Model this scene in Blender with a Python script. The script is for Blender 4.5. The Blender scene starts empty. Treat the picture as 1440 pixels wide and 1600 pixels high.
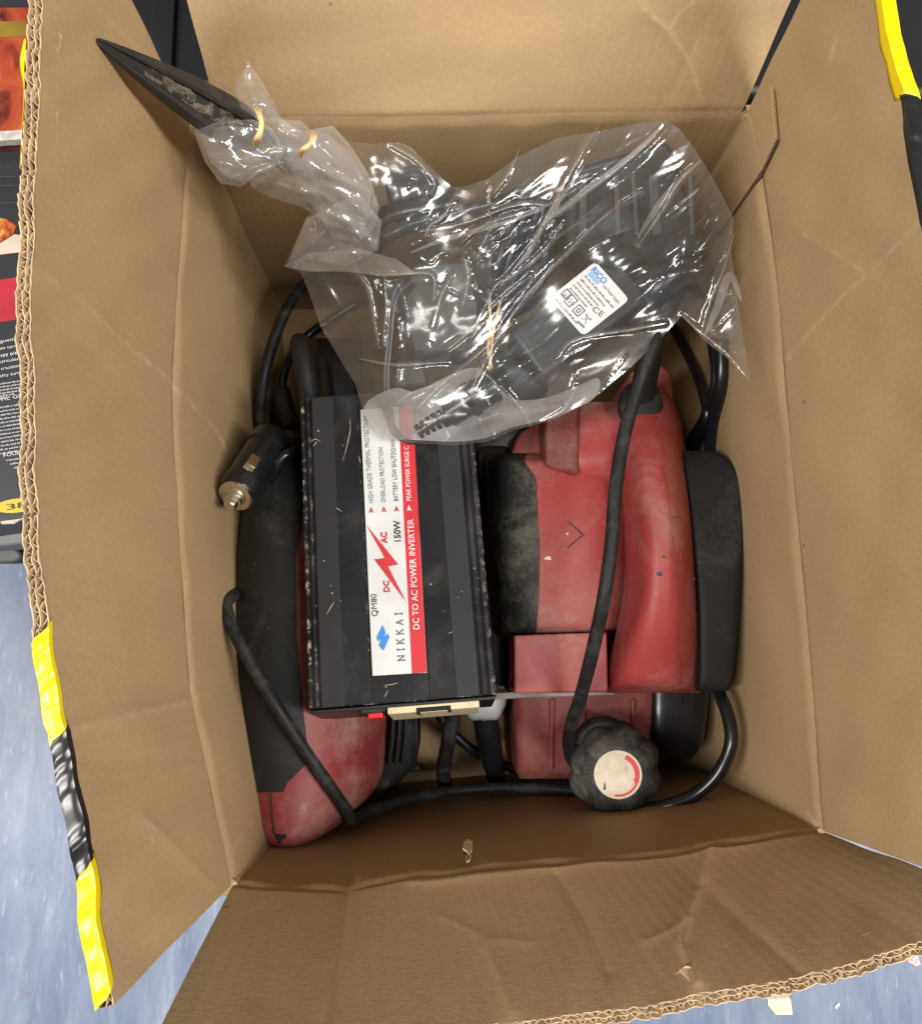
import bpy, bmesh, math, random
import numpy as np
from mathutils import Vector, Matrix
from mathutils.geometry import delaunay_2d_cdt
random.seed(7)
rng = np.random.RandomState(7)
S = bpy.context.scene
COL = S.collection
# ------------------------------------------------------------------ camera
F = 1400.0                                   # focal length in photo pixels (1440 x 1600)
CAM = np.array([0.0, 0.0, 0.65])
nad = np.array([-30.0, -200.0, -F]); nad /= np.linalg.norm(nad)   # straight down, in camera axes
Zc = -nad
Yc = np.array([0, 1.0, 0]) - Zc * Zc[1]; Yc /= np.linalg.norm(Yc)
Xc = np.cross(Yc, Zc)
R = np.array([Xc, Yc, Zc])                   # camera -> world
cam_d = bpy.data.cameras.new('camera'); cam = bpy.data.objects.new('camera', cam_d); COL.objects.link(cam)
cam_d.sensor_fit = 'HORIZONTAL'; cam_d.sensor_width = 36; cam_d.lens = 36 * F / 1440
cam_d.clip_start = 0.01; cam_d.clip_end = 50
cam.matrix_world = Matrix.Translation(Vector(CAM)) @ Matrix([list(r) for r in R]).to_4x4()
S.camera = cam
# ------------------------------------------------------------------ world and lamps
w = bpy.data.worlds.new('World'); S.world = w; w.use_nodes = True
w.node_tree.nodes['Background'].inputs[0].default_value = (0.95, 0.97, 1.0, 1)
w.node_tree.nodes['Background'].inputs[1].default_value = 0.23
def area(name, loc, size, energy, col, target=(0, 0.05, 0.2)):
    l = bpy.data.lights.new(name, 'AREA'); l.shape = 'RECTANGLE'; l.size, l.size_y = size
    l.energy = energy; l.color = col
    o = bpy.data.objects.new(name, l); COL.objects.link(o); o.location = loc
    d = Vector(target) - Vector(loc)
    o.rotation_euler = d.to_track_quat('-Z', 'Y').to_euler()
    return o
area('ceiling_lamp', (-1.0, -0.28, 1.7), (0.20, 1.3), 40, (1.0, 0.965, 0.92), (0, -0.05, 0.2))
area('ceiling_lamp', (0.95, -0.24, 1.75), (0.20, 1.3), 44, (1.0, 0.965, 0.92), (0, 0.0, 0.2))
S.view_settings.view_transform = 'Standard'; S.view_settings.look = 'None'
S.view_settings.exposure = 0.0; S.view_settings.gamma = 1.0
S.cycles.use_denoising = True
S.cycles.max_bounces = 10; S.cycles.transparent_max_bounces = 40
S.cycles.caustics_reflective = False; S.cycles.caustics_refractive = False
S.cycles.sample_clamp_indirect = 4.0
# ------------------------------------------------------------------ helpers
def U(px, py, z):
    d = R @ np.array([(px - 720) / F, (800 - py) / F, -1.0])
    return CAM + d * ((z - CAM[2]) / d[2])
def ray(px, py):
    d = R @ np.array([(px - 720) / F, (800 - py) / F, -1.0]); return d / np.linalg.norm(d)
def proj(P):
    c = (np.asarray(P) - CAM) @ R
    return np.stack([720 - F * c[..., 0] / c[..., 2], 800 + F * c[..., 1] / c[..., 2]], -1)
def add(name, verts, faces, mat, parent=None, smooth=True, uv=None):
    me = bpy.data.meshes.new(name)
    me.from_pydata([tuple(map(float, v)) for v in verts], [], [tuple(int(i) for i in f) for f in faces])
    if uv is not None:
        l = me.uv_layers.new(name='UVMap')
        idx = np.empty(len(me.loops), dtype=np.int32); me.loops.foreach_get('vertex_index', idx)
        l.data.foreach_set('uv', np.asarray(uv, dtype=np.float32)[idx].ravel())
    me.polygons.foreach_set('use_smooth', [smooth] * len(me.polygons)); me.update()
    return link(name, me, mat, parent)
def link(name, me, mat, parent=None):
    if mat is not None and not me.materials: me.materials.append(mat)
    o = bpy.data.objects.new(name, me); COL.objects.link(o)
    if parent is not None:
        o.parent = parent
        if parent.type == 'EMPTY': o.location = -parent.location
    return o
def thing(name, label, cat, loc, group=None):
    o = bpy.data.objects.new(name, None); COL.objects.link(o); o.location = Vector([float(v) for v in loc])
    o.empty_display_size = 0.02
    return tag(o, label, cat, group)
def tag(o, label, cat, group=None):
    o['label'] = label; o['category'] = cat
    if group: o['group'] = group
    return o
def bm_obj(name, bm, mat, parent=None, smooth=True):
    bmesh.ops.recalc_face_normals(bm, faces=bm.faces)
    me = bpy.data.meshes.new(name); bm.to_mesh(me); bm.free()
    me.polygons.foreach_set('use_smooth', [smooth] * len(me.polygons))
    return link(name, me, mat, parent)
def sharp(o, ang=35):
    me = o.data; bm = bmesh.new(); bm.from_mesh(me)
    bmesh.ops.recalc_face_normals(bm, faces=bm.faces)
    a = math.radians(ang)
    for e in bm.edges:
        if len(e.link_faces) == 2 and e.calc_face_angle(0) > a: e.smooth = False
    bm.to_mesh(me); bm.free(); return o
def bevel(o, wd, seg=2):
    m = o.modifiers.new('bevel', 'BEVEL'); m.width = wd; m.segments = seg; m.limit_method = 'ANGLE'; m.angle_limit = math.radians(35)
    m.harden_normals = False
    return o
def crom(pts, n):
    pts = np.asarray(pts, float)
    if len(pts) < 3:
        t = np.linspace(0, 1, n)[:, None]; return pts[0] * (1 - t) + pts[-1] * t
    P = np.vstack([2 * pts[0] - pts[1], pts, 2 * pts[-1] - pts[-2]])
    seg = len(pts) - 1; out = []
    for k in np.linspace(0, seg, n):
        i = min(int(k), seg - 1); t = k - i
        a, b, c, d = P[i], P[i + 1], P[i + 2], P[i + 3]
        out.append(0.5 * ((2 * b) + (c - a) * t + (2 * a - 5 * b + 4 * c - d) * t * t + (3 * b - a - 3 * c + d) * t ** 3))
    return np.array(out)
def resample(pts, n):
    pts = np.asarray(pts, float); d = np.r_[0, np.cumsum(np.linalg.norm(np.diff(pts, axis=0), axis=1))]
    s = np.linspace(0, d[-1], n)
    return np.stack([np.interp(s, d, pts[:, k]) for k in range(pts.shape[1])], 1)
def frames(C):
    T = np.gradient(C, axis=0); T /= np.linalg.norm(T, axis=1)[:, None] + 1e-12
    n = np.cross(T[0], [0, 0, 1.0])
    if np.linalg.norm(n) < 1e-3: n = np.cross(T[0], [0, 1.0, 0])
    n /= np.linalg.norm(n); N = []
    for t in T:
        n = n - t * np.dot(n, t); n /= np.linalg.norm(n); N.append(n)
    N = np.array(N); return T, N, np.cross(T, N)
def tube_data(pts, r, n=12, seg=None, flat=1.0):
    seg = seg or max(12, len(pts) * 8)
    C = crom(pts, seg); T, N, B = frames(C)
    rr = np.interp(np.linspace(0, 1, seg), np.linspace(0, 1, len(r)), r) if np.ndim(r) else np.full(seg, r)
    a = np.linspace(0, 2 * math.pi, n, endpoint=False)
    V = (C[:, None] + rr[:, None, None] * (N[:, None] * np.cos(a)[None, :, None] + flat * B[:, None] * np.sin(a)[None, :, None])).reshape(-1, 3)
    Fc = [(i * n + j, i * n + (j + 1) % n, (i + 1) * n + (j + 1) % n, (i + 1) * n + j) for i in range(seg - 1) for j in range(n)]
    Fc += [tuple(range(n))[::-1], tuple((seg - 1) * n + j for j in range(n))]
    return V, Fc
def tube(name, pts, r, mat, parent=None, n=12, seg=None, flat=1.0):
    V, Fc = tube_data(pts, r, n, seg, flat); return add(name, V, Fc, mat, parent)
def ptube(name, pp, r, mat, parent=None, **k):
    return tube(name, [U(*p) for p in pp], r, mat, parent, **k)
def lathe(name, A, B, prof, mat, parent=None, n=32, lobes=0, lamp=0.0):
    A = np.asarray(A, float); B = np.asarray(B, float); T = (B - A) / np.linalg.norm(B - A)
    N = np.cross(T, [0.3, 0.9, 0.1]); N /= np.linalg.norm(N); Bn = np.cross(T, N)
    V = []; a = np.linspace(0, 2 * math.pi, n, endpoint=False)
    k = 1 + lamp * (np.abs(np.cos(a * lobes / 2)) - 0.6) if lobes else np.ones(n)
    for d, r in prof:
        V.append(A + T * d + r * k[:, None] * (N * np.cos(a)[:, None] + Bn * np.sin(a)[:, None]))
    V = np.vstack(V); m = len(prof)
    Fc = [(i * n + j, i * n + (j + 1) % n, (i + 1) * n + (j + 1) % n, (i + 1) * n + j) for i in range(m - 1) for j in range(n)]
    Fc += [tuple(range(n))[::-1], tuple((m - 1) * n + j for j in range(n))]
    return sharp(add(name, V, Fc, mat, parent), 40)
def prism(name, top, dz, mat, parent=None, bev=0.0, smooth=False, axis=(0, 0, -1)):
    """closed block: a top polygon of world points pushed along axis by dz"""
    top = np.asarray(top, float); n = len(top); bot = top + np.asarray(axis, float) * dz
    V = np.vstack([top, bot]); Fc = [tuple(range(n)), tuple(range(2 * n - 1, n - 1, -1))]
    Fc += [(i, i + n, (i + 1) % n + n, (i + 1) % n) for i in range(n)]
    o = add(name, V, Fc, mat, parent, smooth)
    bm = bmesh.new(); bm.from_mesh(o.data); bmesh.ops.recalc_face_normals(bm, faces=bm.faces); bm.to_mesh(o.data); bm.free()
    if bev: bevel(o, bev, 3); o.data.polygons.foreach_set('use_smooth', [True] * len(o.data.polygons)); sharp(o, 30)
    return o
def ridge_rows(rows, m):
    rows = np.asarray(rows, float); return crom(rows, m)
def ridge(name, rows, mat, zfl, parent=None, m=28, n=18, p=2.4, t0=None, t1=None, lift=0.0, caps=True, wob=0.0):
    """rows: (py, pxL, pxR, z_side, z_crest, crest 0..1). A rounded ridge; skirts drop to zfl."""
    RW = ridge_rows(rows, m); V = []; ncol = n + 2
    for k, (y, L, Rr, zb, zt, cr) in enumerate(RW):
        a0 = 0 if t0 is None else np.interp(y, t0[0], t0[1]); a1 = 1 if t1 is None else np.interp(y, t1[0], t1[1])
        row = []
        for t in np.linspace(a0, a1, n):
            a = math.pi * (1 - t); c, s = math.cos(a), math.sin(a)
            cx = math.copysign(abs(c) ** (2 / p), c); sz = abs(s) ** (2 / p)
            mid = L + (Rr - L) * cr
            x = mid + (mid - L) * cx if cx < 0 else mid + (Rr - mid) * cx
            row.append(U(x, y, zb + (zt - zb) * sz + lift + wob * math.sin(x * .05) * math.cos(y * .04)))
        f, l = row[0].copy(), row[-1].copy(); f[2] = l[2] = zfl
        V += [f] + row + [l]
    Fc = [(i * ncol + j, i * ncol + j + 1, (i + 1) * ncol + j + 1, (i + 1) * ncol + j) for i in range(m - 1) for j in range(ncol - 1)]
    if caps: Fc += [tuple(range(ncol))[::-1], tuple((m - 1) * ncol + j for j in range(ncol))]
    Fc += [(i * ncol, (i + 1) * ncol, (i + 1) * ncol + ncol - 1, i * ncol + ncol - 1) for i in range(m - 1)]
    o = add(name, V, Fc, mat, parent)
    return sharp(o, 42)
# ------------------------------------------------------------------ materials
def M(name):
    m = bpy.data.materials.new(name); m.use_nodes = True; nt = m.node_tree
    b = nt.nodes['Principled BSDF']; return m, nt, b
def nd(nt, typ, **k):
    n = nt.nodes.new(typ)
    for a, v in k.items():
        if a.startswith('i_'):
            n.inputs[a[2:].replace('_', ' ')].default_value = v
        else: setattr(n, a, v)
    return n
def ramp(nt, fac, stops):
    r = nt.nodes.new('ShaderNodeValToRGB'); e = r.color_ramp.elements
    while len(e) < len(stops): e.new(0.5)
    for x, (p, c) in zip(e, stops): x.position = p; x.color = (*c, 1) if len(c) == 3 else c
    nt.links.new(fac, r.inputs[0]); return r.outputs[0]
def mix(nt, fac, a, b):
    m = nt.nodes.new('ShaderNodeMix'); m.data_type = 'RGBA'
    for s, v in ((0, fac), (6, a), (7, b)):
        if hasattr(v, 'is_linked'): nt.links.new(v, m.inputs[s])
        else: m.inputs[s].default_value = v if s == 0 else (*v, 1)
    return m.outputs[2]
def coords(nt, kind='Object', scale=(1, 1, 1), rot=(0, 0, 0)):
    t = nt.nodes.new('ShaderNodeTexCoord'); mp = nt.nodes.new('ShaderNodeMapping')
    mp.inputs['Scale'].default_value = scale; mp.inputs['Rotation'].default_value = rot
    nt.links.new(t.outputs[kind], mp.inputs[0]); return mp.outputs[0]
def noise(nt, co, scale, detail=4, rough=0.55, dist=0.0):
    n = nt.nodes.new('ShaderNodeTexNoise'); n.inputs['Scale'].default_value = scale; n.inputs['Detail'].default_value = detail
    n.inputs['Roughness'].default_value = rough; n.inputs['Distortion'].default_value = dist
    nt.links.new(co, n.inputs['Vector']); return n.outputs[0]
def bump(nt, b, h, strength=0.3, dist=0.001):
    n = nt.nodes.new('ShaderNodeBump'); n.inputs['Strength'].default_value = strength; n.inputs['Distance'].default_value = dist
    nt.links.new(h, n.inputs['Height']); nt.links.new(n.outputs[0], b.inputs['Normal'])
def math_n(nt, op, a, b=None):
    n = nt.nodes.new('ShaderNodeMath'); n.operation = op
    for i, v in ((0, a), (1, b)):
        if v is None: continue
        if hasattr(v, 'is_linked'): nt.links.new(v, n.inputs[i])
        else: n.inputs[i].default_value = v
    return n.outputs[0]
def plain(name, col, rough=0.5, metal=0.0, var=0.12, scale=60, bmp=0.0):
    m, nt, b = M(name); co = coords(nt)
    f = noise(nt, co, scale, 5)
    c = tuple(max(0, x * (1 - var)) for x in col); d = tuple(min(1, x * (1 + var)) for x in col)
    nt.links.new(ramp(nt, f, [(0.3, c), (0.7, d)]), b.inputs['Base Color'])
    b.inputs['Roughness'].default_value = rough; b.inputs['Metallic'].default_value = metal
    if bmp: bump(nt, b, noise(nt, co, scale * 8, 3), bmp, 0.0006)
    return m
def dusty(name, col, dust, amount=0.5, rough=0.45, scale=14, spec=0.4, specks=True):
    """moulded plastic with settled dust, smears and chips"""
    m, nt, b = M(name); co = coords(nt)
    base = ramp(nt, noise(nt, co, 30, 4), [(0.3, tuple(x * 0.88 for x in col)), (0.7, tuple(x * 1.1 for x in col))])
    d1 = noise(nt, co, scale, 9, 0.68, 0.6); d2 = noise(nt, co, scale * 16, 5, 0.7)
    k = math_n(nt, 'ADD', math_n(nt, 'MULTIPLY', d1, 0.75), math_n(nt, 'MULTIPLY', d2, 0.25))
    lo = 0.62 - 0.25 * amount
    mask = ramp(nt, k, [(lo, (0.03,) * 3), (lo + 0.12, (0.32 * amount + .1,) * 3), (lo + 0.24, (0.85,) * 3)])
    c = mix(nt, mask, base, dust)
    if specks:
        sp = nd(nt, 'ShaderNodeTexVoronoi'); sp.inputs['Scale'].default_value = 260; nt.links.new(co, sp.inputs['Vector'])
        s = ramp(nt, sp.outputs['Distance'], [(0.04, (1,) * 3), (0.09, (0,) * 3)])
        gate = ramp(nt, noise(nt, co, 90, 2), [(0.6, (0,) * 3), (0.66, (0.8,) * 3)])
        c = mix(nt, math_n(nt, 'MULTIPLY', s, gate), c, (0.62, 0.58, 0.52))
    nt.links.new(c, b.inputs['Base Color'])
    nt.links.new(ramp(nt, k, [(0.35, (rough,) * 3), (0.7, (0.85,) * 3)]), b.inputs['Roughness'])
    b.inputs['Specular IOR Level'].default_value = spec
    bump(nt, b, noise(nt, co, 700, 3), 0.12, 0.0005)
    return m
def cardboard(name, col, flute=(1, 0, 0)):
    m, nt, b = M(name); uv = coords(nt, 'UV'); co = coords(nt)
    big = noise(nt, co, 6, 6, .6); fine = noise(nt, co, 500, 4, 0.7)
    fib = noise(nt, coords(nt, 'UV', (330, 110, 1)), 3, 3, 0.6, 0.4); spk = noise(nt, coords(nt, 'UV', (420, 150, 1)), 3.7, 2, 0.6)
    c = ramp(nt, big, [(0.3, tuple(x * 0.80 for x in col)), (0.72, tuple(x * 1.08 for x in col))])
    c = mix(nt, ramp(nt, fine, [(0.42, (0.25,) * 3), (0.66, (0,) * 3)]), c, tuple(x * 0.68 for x in col))
    c = mix(nt, ramp(nt, fib, [(0.54, (0,) * 3), (0.70, (0.30,) * 3)]), c, tuple(min(1, x * 1.28) for x in col))
    sp = nd(nt, 'ShaderNodeTexVoronoi'); sp.inputs['Scale'].default_value = 26; nt.links.new(co, sp.inputs['Vector'])
    dk = ramp(nt, sp.outputs['Distance'], [(0.018, (0.8,) * 3), (0.035, (0,) * 3)])
    c = mix(nt, dk, c, (0.10, 0.06, 0.03))
    sc = noise(nt, coords(nt, 'UV', (14, 90, 1), (0, 0, 0.7)), 2.2, 6, 0.8, 0.3)
    c = mix(nt, ramp(nt, sc, [(0.66, (0,) * 3), (0.76, (0.28,) * 3)]), c, tuple(min(1, x * 1.45) for x in col))
    c = mix(nt, ramp(nt, spk, [(0.34, (0.34,) * 3), (0.46, (0,) * 3)]), c, tuple(x * 0.74 for x in col))
    at = nd(nt, 'ShaderNodeAttribute', attribute_name='wear')
    c = mix(nt, math_n(nt, 'MULTIPLY', at.outputs['Fac'], ramp(nt, noise(nt, co, 120, 4, .7), [(0.38, (0.08,) * 3), (0.60, (1.0,) * 3)])), c, (0.58, 0.43, 0.26))
    nt.links.new(c, b.inputs['Base Color']); b.inputs['Roughness'].default_value = 0.62
    b.inputs['Specular IOR Level'].default_value = 0.3
    wv = nd(nt, 'ShaderNodeTexWave'); wv.inputs['Scale'].default_value = 63; wv.inputs['Distortion'].default_value = 1.2
    wv.inputs['Detail'].default_value = 2; nt.links.new(uv, wv.inputs['Vector'])
    h = math_n(nt, 'ADD', math_n(nt, 'MULTIPLY', wv.outputs['Fac'], 0.16), math_n(nt, 'MULTIPLY', fine, 0.55))
    h = math_n(nt, 'ADD', h, math_n(nt, 'MULTIPLY', noise(nt, co, 60, 4), 0.35))
    bump(nt, b, h, 0.42, 0.0008)
    return m
MCARD = cardboard('kraft_cardboard', (0.435, 0.302, 0.157))
MEDGE = plain('cut_cardboard_edge', (0.50, 0.365, 0.215), 0.85, var=0.22, scale=160)
MPALE = plain('torn_pale_paper', (0.70, 0.60, 0.45), 0.9, var=0.2, scale=200)
MDARK = plain('dark_void_plastic', (0.006, 0.006, 0.006), 0.8)
MBLK = dusty('black_rubber_plastic', (0.012, 0.012, 0.013), (0.17, 0.155, 0.13), 0.36, 0.42, 22, spec=0.25)
MBLKD = dusty('black_plastic_caked_dust', (0.014, 0.014, 0.014), (0.34, 0.31, 0.25), 0.58, 0.45, 26, spec=0.25)
MRED = dusty('dusty_red_plastic', (0.36, 0.044, 0.046), (0.44, 0.28, 0.24), 0.70, 0.34, 17)
MRED2 = dusty('grimy_red_plastic', (0.20, 0.023, 0.025), (0.30, 0.195, 0.16), 0.78, 0.42, 24)
MCORD = dusty('black_rubber_cord', (0.009, 0.009, 0.010), (0.13, 0.125, 0.115), 0.5, 0.36, 70, spec=0.25, specks=False)
MCORDG = plain('glossy_black_cord', (0.009, 0.009, 0.011), 0.28, var=0.2)
MMETAL = plain('nickel_metal', (0.72, 0.68, 0.60), 0.24, 1.0, var=0.08, scale=200)
MSOLE = dusty('dirty_cast_metal', (0.34, 0.33, 0.31), (0.55, 0.50, 0.42), 0.6, 0.5, 40)
MCREAM = dusty('aged_cream_plastic', (0.66, 0.58, 0.38), (0.26, 0.20, 0.10), 0.5, 0.45, 60, specks=False)
MGREY = plain('grey_plastic', (0.42, 0.43, 0.43), 0.45)
MREDSW = plain('red_rocker_plastic', (0.75, 0.02, 0.03), 0.35)
MWHITE = dusty('printed_white_label', (0.66, 0.68, 0.68), (0.42, 0.42, 0.41), 0.3, 0.4, 60, specks=False)
MPRED = plain('printed_red', (0.56, 0.03, 0.038), 0.42, var=0.06)
MPBLK = plain('printed_black', (0.03, 0.03, 0.032), 0.5)
MPGRY = plain('printed_grey', (0.13, 0.14, 0.15), 0.5)
MPBLUE = plain('printed_blue', (0.035, 0.25, 0.72), 0.45)
MPLBLU = plain('printed_light_blue', (0.30, 0.55, 0.85), 0.45)
MPWHT = plain('printed_white', (0.82, 0.80, 0.80), 0.45)
MBAND = plain('cream_rubber', (0.72, 0.52, 0.24), 0.5)
MPAPER = plain('white_foam', (0.50, 0.50, 0.49), 0.8, var=0.05, scale=20)
MDKGRY = plain('dark_grey_plastic', (0.017, 0.017, 0.018), 0.5, var=0.15, scale=30)
MNAVY = plain('navy_black_cable', (0.012, 0.014, 0.024), 0.33)
MYEL = plain('yellow_tape', (0.74, 0.55, 0.0), 0.34, var=0.05, scale=40)
MTBLK = plain('black_tape', (0.012, 0.012, 0.012), 0.26, var=0.2, scale=40)
MDIRT = plain('dry_grey_dirt', (0.15, 0.122, 0.094), 0.95, var=0.3, scale=260, bmp=0.8)
MNOZ = dusty('scuffed_black_nozzle', (0.018, 0.017, 0.017), (0.15, 0.125, 0.10), 0.5, 0.45, 26)
def film(name, haze=0.05, tint=(0.97, 0.97, 0.97), rough=0.18, gl=0.07):
    m = bpy.data.materials.new(name); m.use_nodes = True; nt = m.node_tree; nt.nodes.clear()
    out = nt.nodes.new('ShaderNodeOutputMaterial'); tr = nt.nodes.new('ShaderNodeBsdfTransparent'); tr.inputs[0].default_value = (*tint, 1)
    g = nt.nodes.new('ShaderNodeBsdfGlossy'); g.inputs['Roughness'].default_value = rough; g.inputs[0].default_value = (1, 1, 1, 1)
    df = nt.nodes.new('ShaderNodeBsdfDiffuse'); df.inputs[0].default_value = (0.88, 0.88, 0.88, 1)
    tl = nt.nodes.new('ShaderNodeBsdfTranslucent'); tl.inputs[0].default_value = (0.88, 0.88, 0.88, 1)
    lw = nt.nodes.new('ShaderNodeLayerWeight'); lw.inputs[0].default_value = 0.5
    co = coords(nt)
    hz = nt.nodes.new('ShaderNodeMixShader'); hz.inputs[0].default_value = 0.4
    nt.links.new(df.outputs[0], hz.inputs[1]); nt.links.new(tl.outputs[0], hz.inputs[2])
    pw = math_n(nt, 'POWER', lw.outputs['Facing'], 3.0)
    fr = math_n(nt, 'ADD', math_n(nt, 'MULTIPLY', pw, 0.6), gl)
    m1 = nt.nodes.new('ShaderNodeMixShader'); nt.links.new(fr, m1.inputs[0]); nt.links.new(tr.outputs[0], m1.inputs[1]); nt.links.new(g.outputs[0], m1.inputs[2])
    f2 = math_n(nt, 'ADD', math_n(nt, 'MULTIPLY', pw, 0.45), math_n(nt, 'MULTIPLY', noise(nt, co, 60, 4), haze * 2))
    m2 = nt.nodes.new('ShaderNodeMixShader'); nt.links.new(f2, m2.inputs[0]); nt.links.new(m1.outputs[0], m2.inputs[1]); nt.links.new(hz.outputs[0], m2.inputs[2])
    nt.links.new(m2.outputs[0], out.inputs[0])
    bp = nt.nodes.new('ShaderNodeBump'); bp.inputs['Strength'].default_value = 0.03; bp.inputs['Distance'].default_value = 0.001
    nt.links.new(noise(nt, co, 160, 4), bp.inputs['Height'])
    return m
MFILM = film('clear_polythene', 0.038)
MFILMB = film('clear_polythene_back', 0.02, gl=0.03)
MFILM2 = film('gathered_polythene', 0.15, rough=0.15, gl=0.14)
MWPOLY = film('white_polythene', 0.45, gl=0.03)

# ------------------------------------------------------------------ the setting: floor
def floor_mat():
    m, nt, b = M('blue_marbled_vinyl'); co = coords(nt)
    st = coords(nt, 'Object', (1, 0.22, 1), (0, 0, -0.06))
    n1 = noise(nt, st, 60, 10, 0.68, 0.5); n2 = noise(nt, st, 250, 8, 0.66, 0.3); n3 = noise(nt, co, 5, 3)
    c = ramp(nt, n1, [(0.33, (0.080, 0.115, 0.205)), (0.48, (0.125, 0.163, 0.255)), (0.60, (0.165, 0.205, 0.285)), (0.74, (0.28, 0.32, 0.385))])
    c = mix(nt, ramp(nt, n2, [(0.58, (0,) * 3), (0.70, (0.6,) * 3)]), c, (0.34, 0.38, 0.44))
    c = mix(nt, ramp(nt, n3, [(0.4, (0.0,) * 3), (0.7, (0.35,) * 3)]), c, (0.20, 0.23, 0.28))
    sp = nd(nt, 'ShaderNodeTexVoronoi'); sp.inputs['Scale'].default_value = 34; nt.links.new(co, sp.inputs['Vector'])
    c = mix(nt, ramp(nt, sp.outputs['Distance'], [(0.05, (0.85,) * 3), (0.10, (0,) * 3)]), c, (0.14, 0.14, 0.17))
    nt.links.new(c, b.inputs['Base Color']); b.inputs['Roughness'].default_value = 0.42
    bump(nt, b, n1, 0.12, 0.001)
    return m
fl = add('floor', [(-3, -3, 0), (3, -3, 0), (3, 3, 0), (-3, 3, 0)], [(0, 1, 2, 3)], floor_mat(), smooth=False)
fl['kind'] = 'structure'

# ------------------------------------------------------------------ cardboard box
ZR, ZB, TH = 0.25, 0.005, 0.0046
CL = [(300, 193), (292, 300), (281, 450), (272, 600), (276, 700), (283, 820), (292, 950), (302, 1090), (318, 1160), (343, 1275), (365, 1380)]
CR = [(1166, 178), (1185, 262), (1200, 360), (1213, 480), (1224, 620), (1236, 760), (1250, 900), (1262, 1040), (1271, 1160), (1276, 1250), (1282, 1298)]
CB = [(300, 193), (420, 190), (600, 188), (800, 184), (1000, 180), (1166, 178)]
CF = [(365, 1380), (450, 1387), (540, 1388), (640, 1370), (740, 1358), (900, 1345), (1040, 1335), (1110, 1325), (1180, 1311), (1282, 1298)]
CREASES = [  # traced wrinkles: points, height toward the inside in m, half width px
    ([(1005, 15), (1045, 45), (1060, 70), (1078, 100), (1098, 160)], 0.0016, 9),
    ([(1110, 20), (1082, 80), (1035, 165)], -0.0012, 14), ([(880, 40), (905, 110), (920, 180)], -0.0006, 22),
    ([(640, -60), (610, 60), (600, 185)], 0.0007, 20), ([(760, 90), (1160, 70)], 0.0004, 30),
    ([(60, 425), (180, 520), (270, 602), (350, 705)], 0.0007, 6), ([(95, 1143), (190, 1120), (302, 1094)], 0.0016, 11),
    ([(225, 1280), (250, 1300), (330, 1380)], 0.0009, 9), ([(140, 1190), (320, 1182)], -0.0006, 10),
    ([(230, 1290), (180, 1450)], 0.0007, 14), ([(110, 300), (290, 420)], 0.0005, 26),
    ([(545, 1385), (530, 1480), (505, 1615)], -0.0022, 15), ([(552, 1240), (545, 1385)], -0.0012, 14),
    ([(1112, 1328), (1098, 1380), (1075, 1430), (1066, 1480), (1090, 1540)], 0.0026, 9),
    ([(1100, 1385), (1160, 1440), (1250, 1520)], -0.0018, 12), ([(870, 1365), (915, 1440), (950, 1520)], -0.0013, 11),
    ([(690, 1430), (760, 1468), (830, 1475)], 0.0005, 9), ([(1075, 1440), (1010, 1470)], 0.0010, 8),
    ([(760, 1480), (800, 1580)], 0.0012, 16), ([(980, 1230), (1040, 1290), (1110, 1327)], 0.0012, 14),
    ([(720, 1250), (740, 1350)], -0.0008, 14), ([(600, 1260), (590, 1370)], -0.0006, 14), ([(420, 1400), (400, 1560)], -0.0008, 20),
    ([(640, 1380), (1110, 1330), (1270, 1300)], 0.0012, 8),
    ([(1255, 365), (1350, 425), (1380, 450)], 0.0007, 12), ([(1225, 560), (1300, 480), (1440, 345)], 0.0007, 7),
    ([(1240, 420), (1280, 520), (1300, 600)], -0.0007, 30), ([(1260, 960), (1420, 940)], 0.0004, 20), ([(1280, 700), (1420, 640)], 0.0005, 26),
    ([(300, 560), (330, 640), (420, 760)], 0.0007, 8), ([(320, 820), (345, 960)], 0.0005, 16)]
def seg_dist(P, poly):
    poly = np.asarray(poly, float); best = np.full(P.shape[:-1], 1e9)
    for a, b in zip(poly[:-1], poly[1:]):
        ab = b - a; t = np.clip(((P - a) @ ab) / (ab @ ab), 0, 1)
        best = np.minimum(best, np.linalg.norm(P - (a + t[..., None] * ab), axis=-1))
    return best
def crease_disp(P, seed):
    q = proj(P); d = np.zeros(P.shape[:-1])
    for poly, a, wd in CREASES:
        k = seg_dist(q, poly); d += 0.42 * a * np.exp(-(k / wd) ** 1.3)
    r = np.random.RandomState(seed)
    for _ in range(7):
        th = r.uniform(0, 6.28); lam = r.uniform(90, 320); ph = r.uniform(0, 6.28)
        d += 0.00016 * np.sin((q[..., 0] * math.cos(th) + q[..., 1] * math.sin(th)) * 6.28 / lam + ph)
    return d
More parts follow.
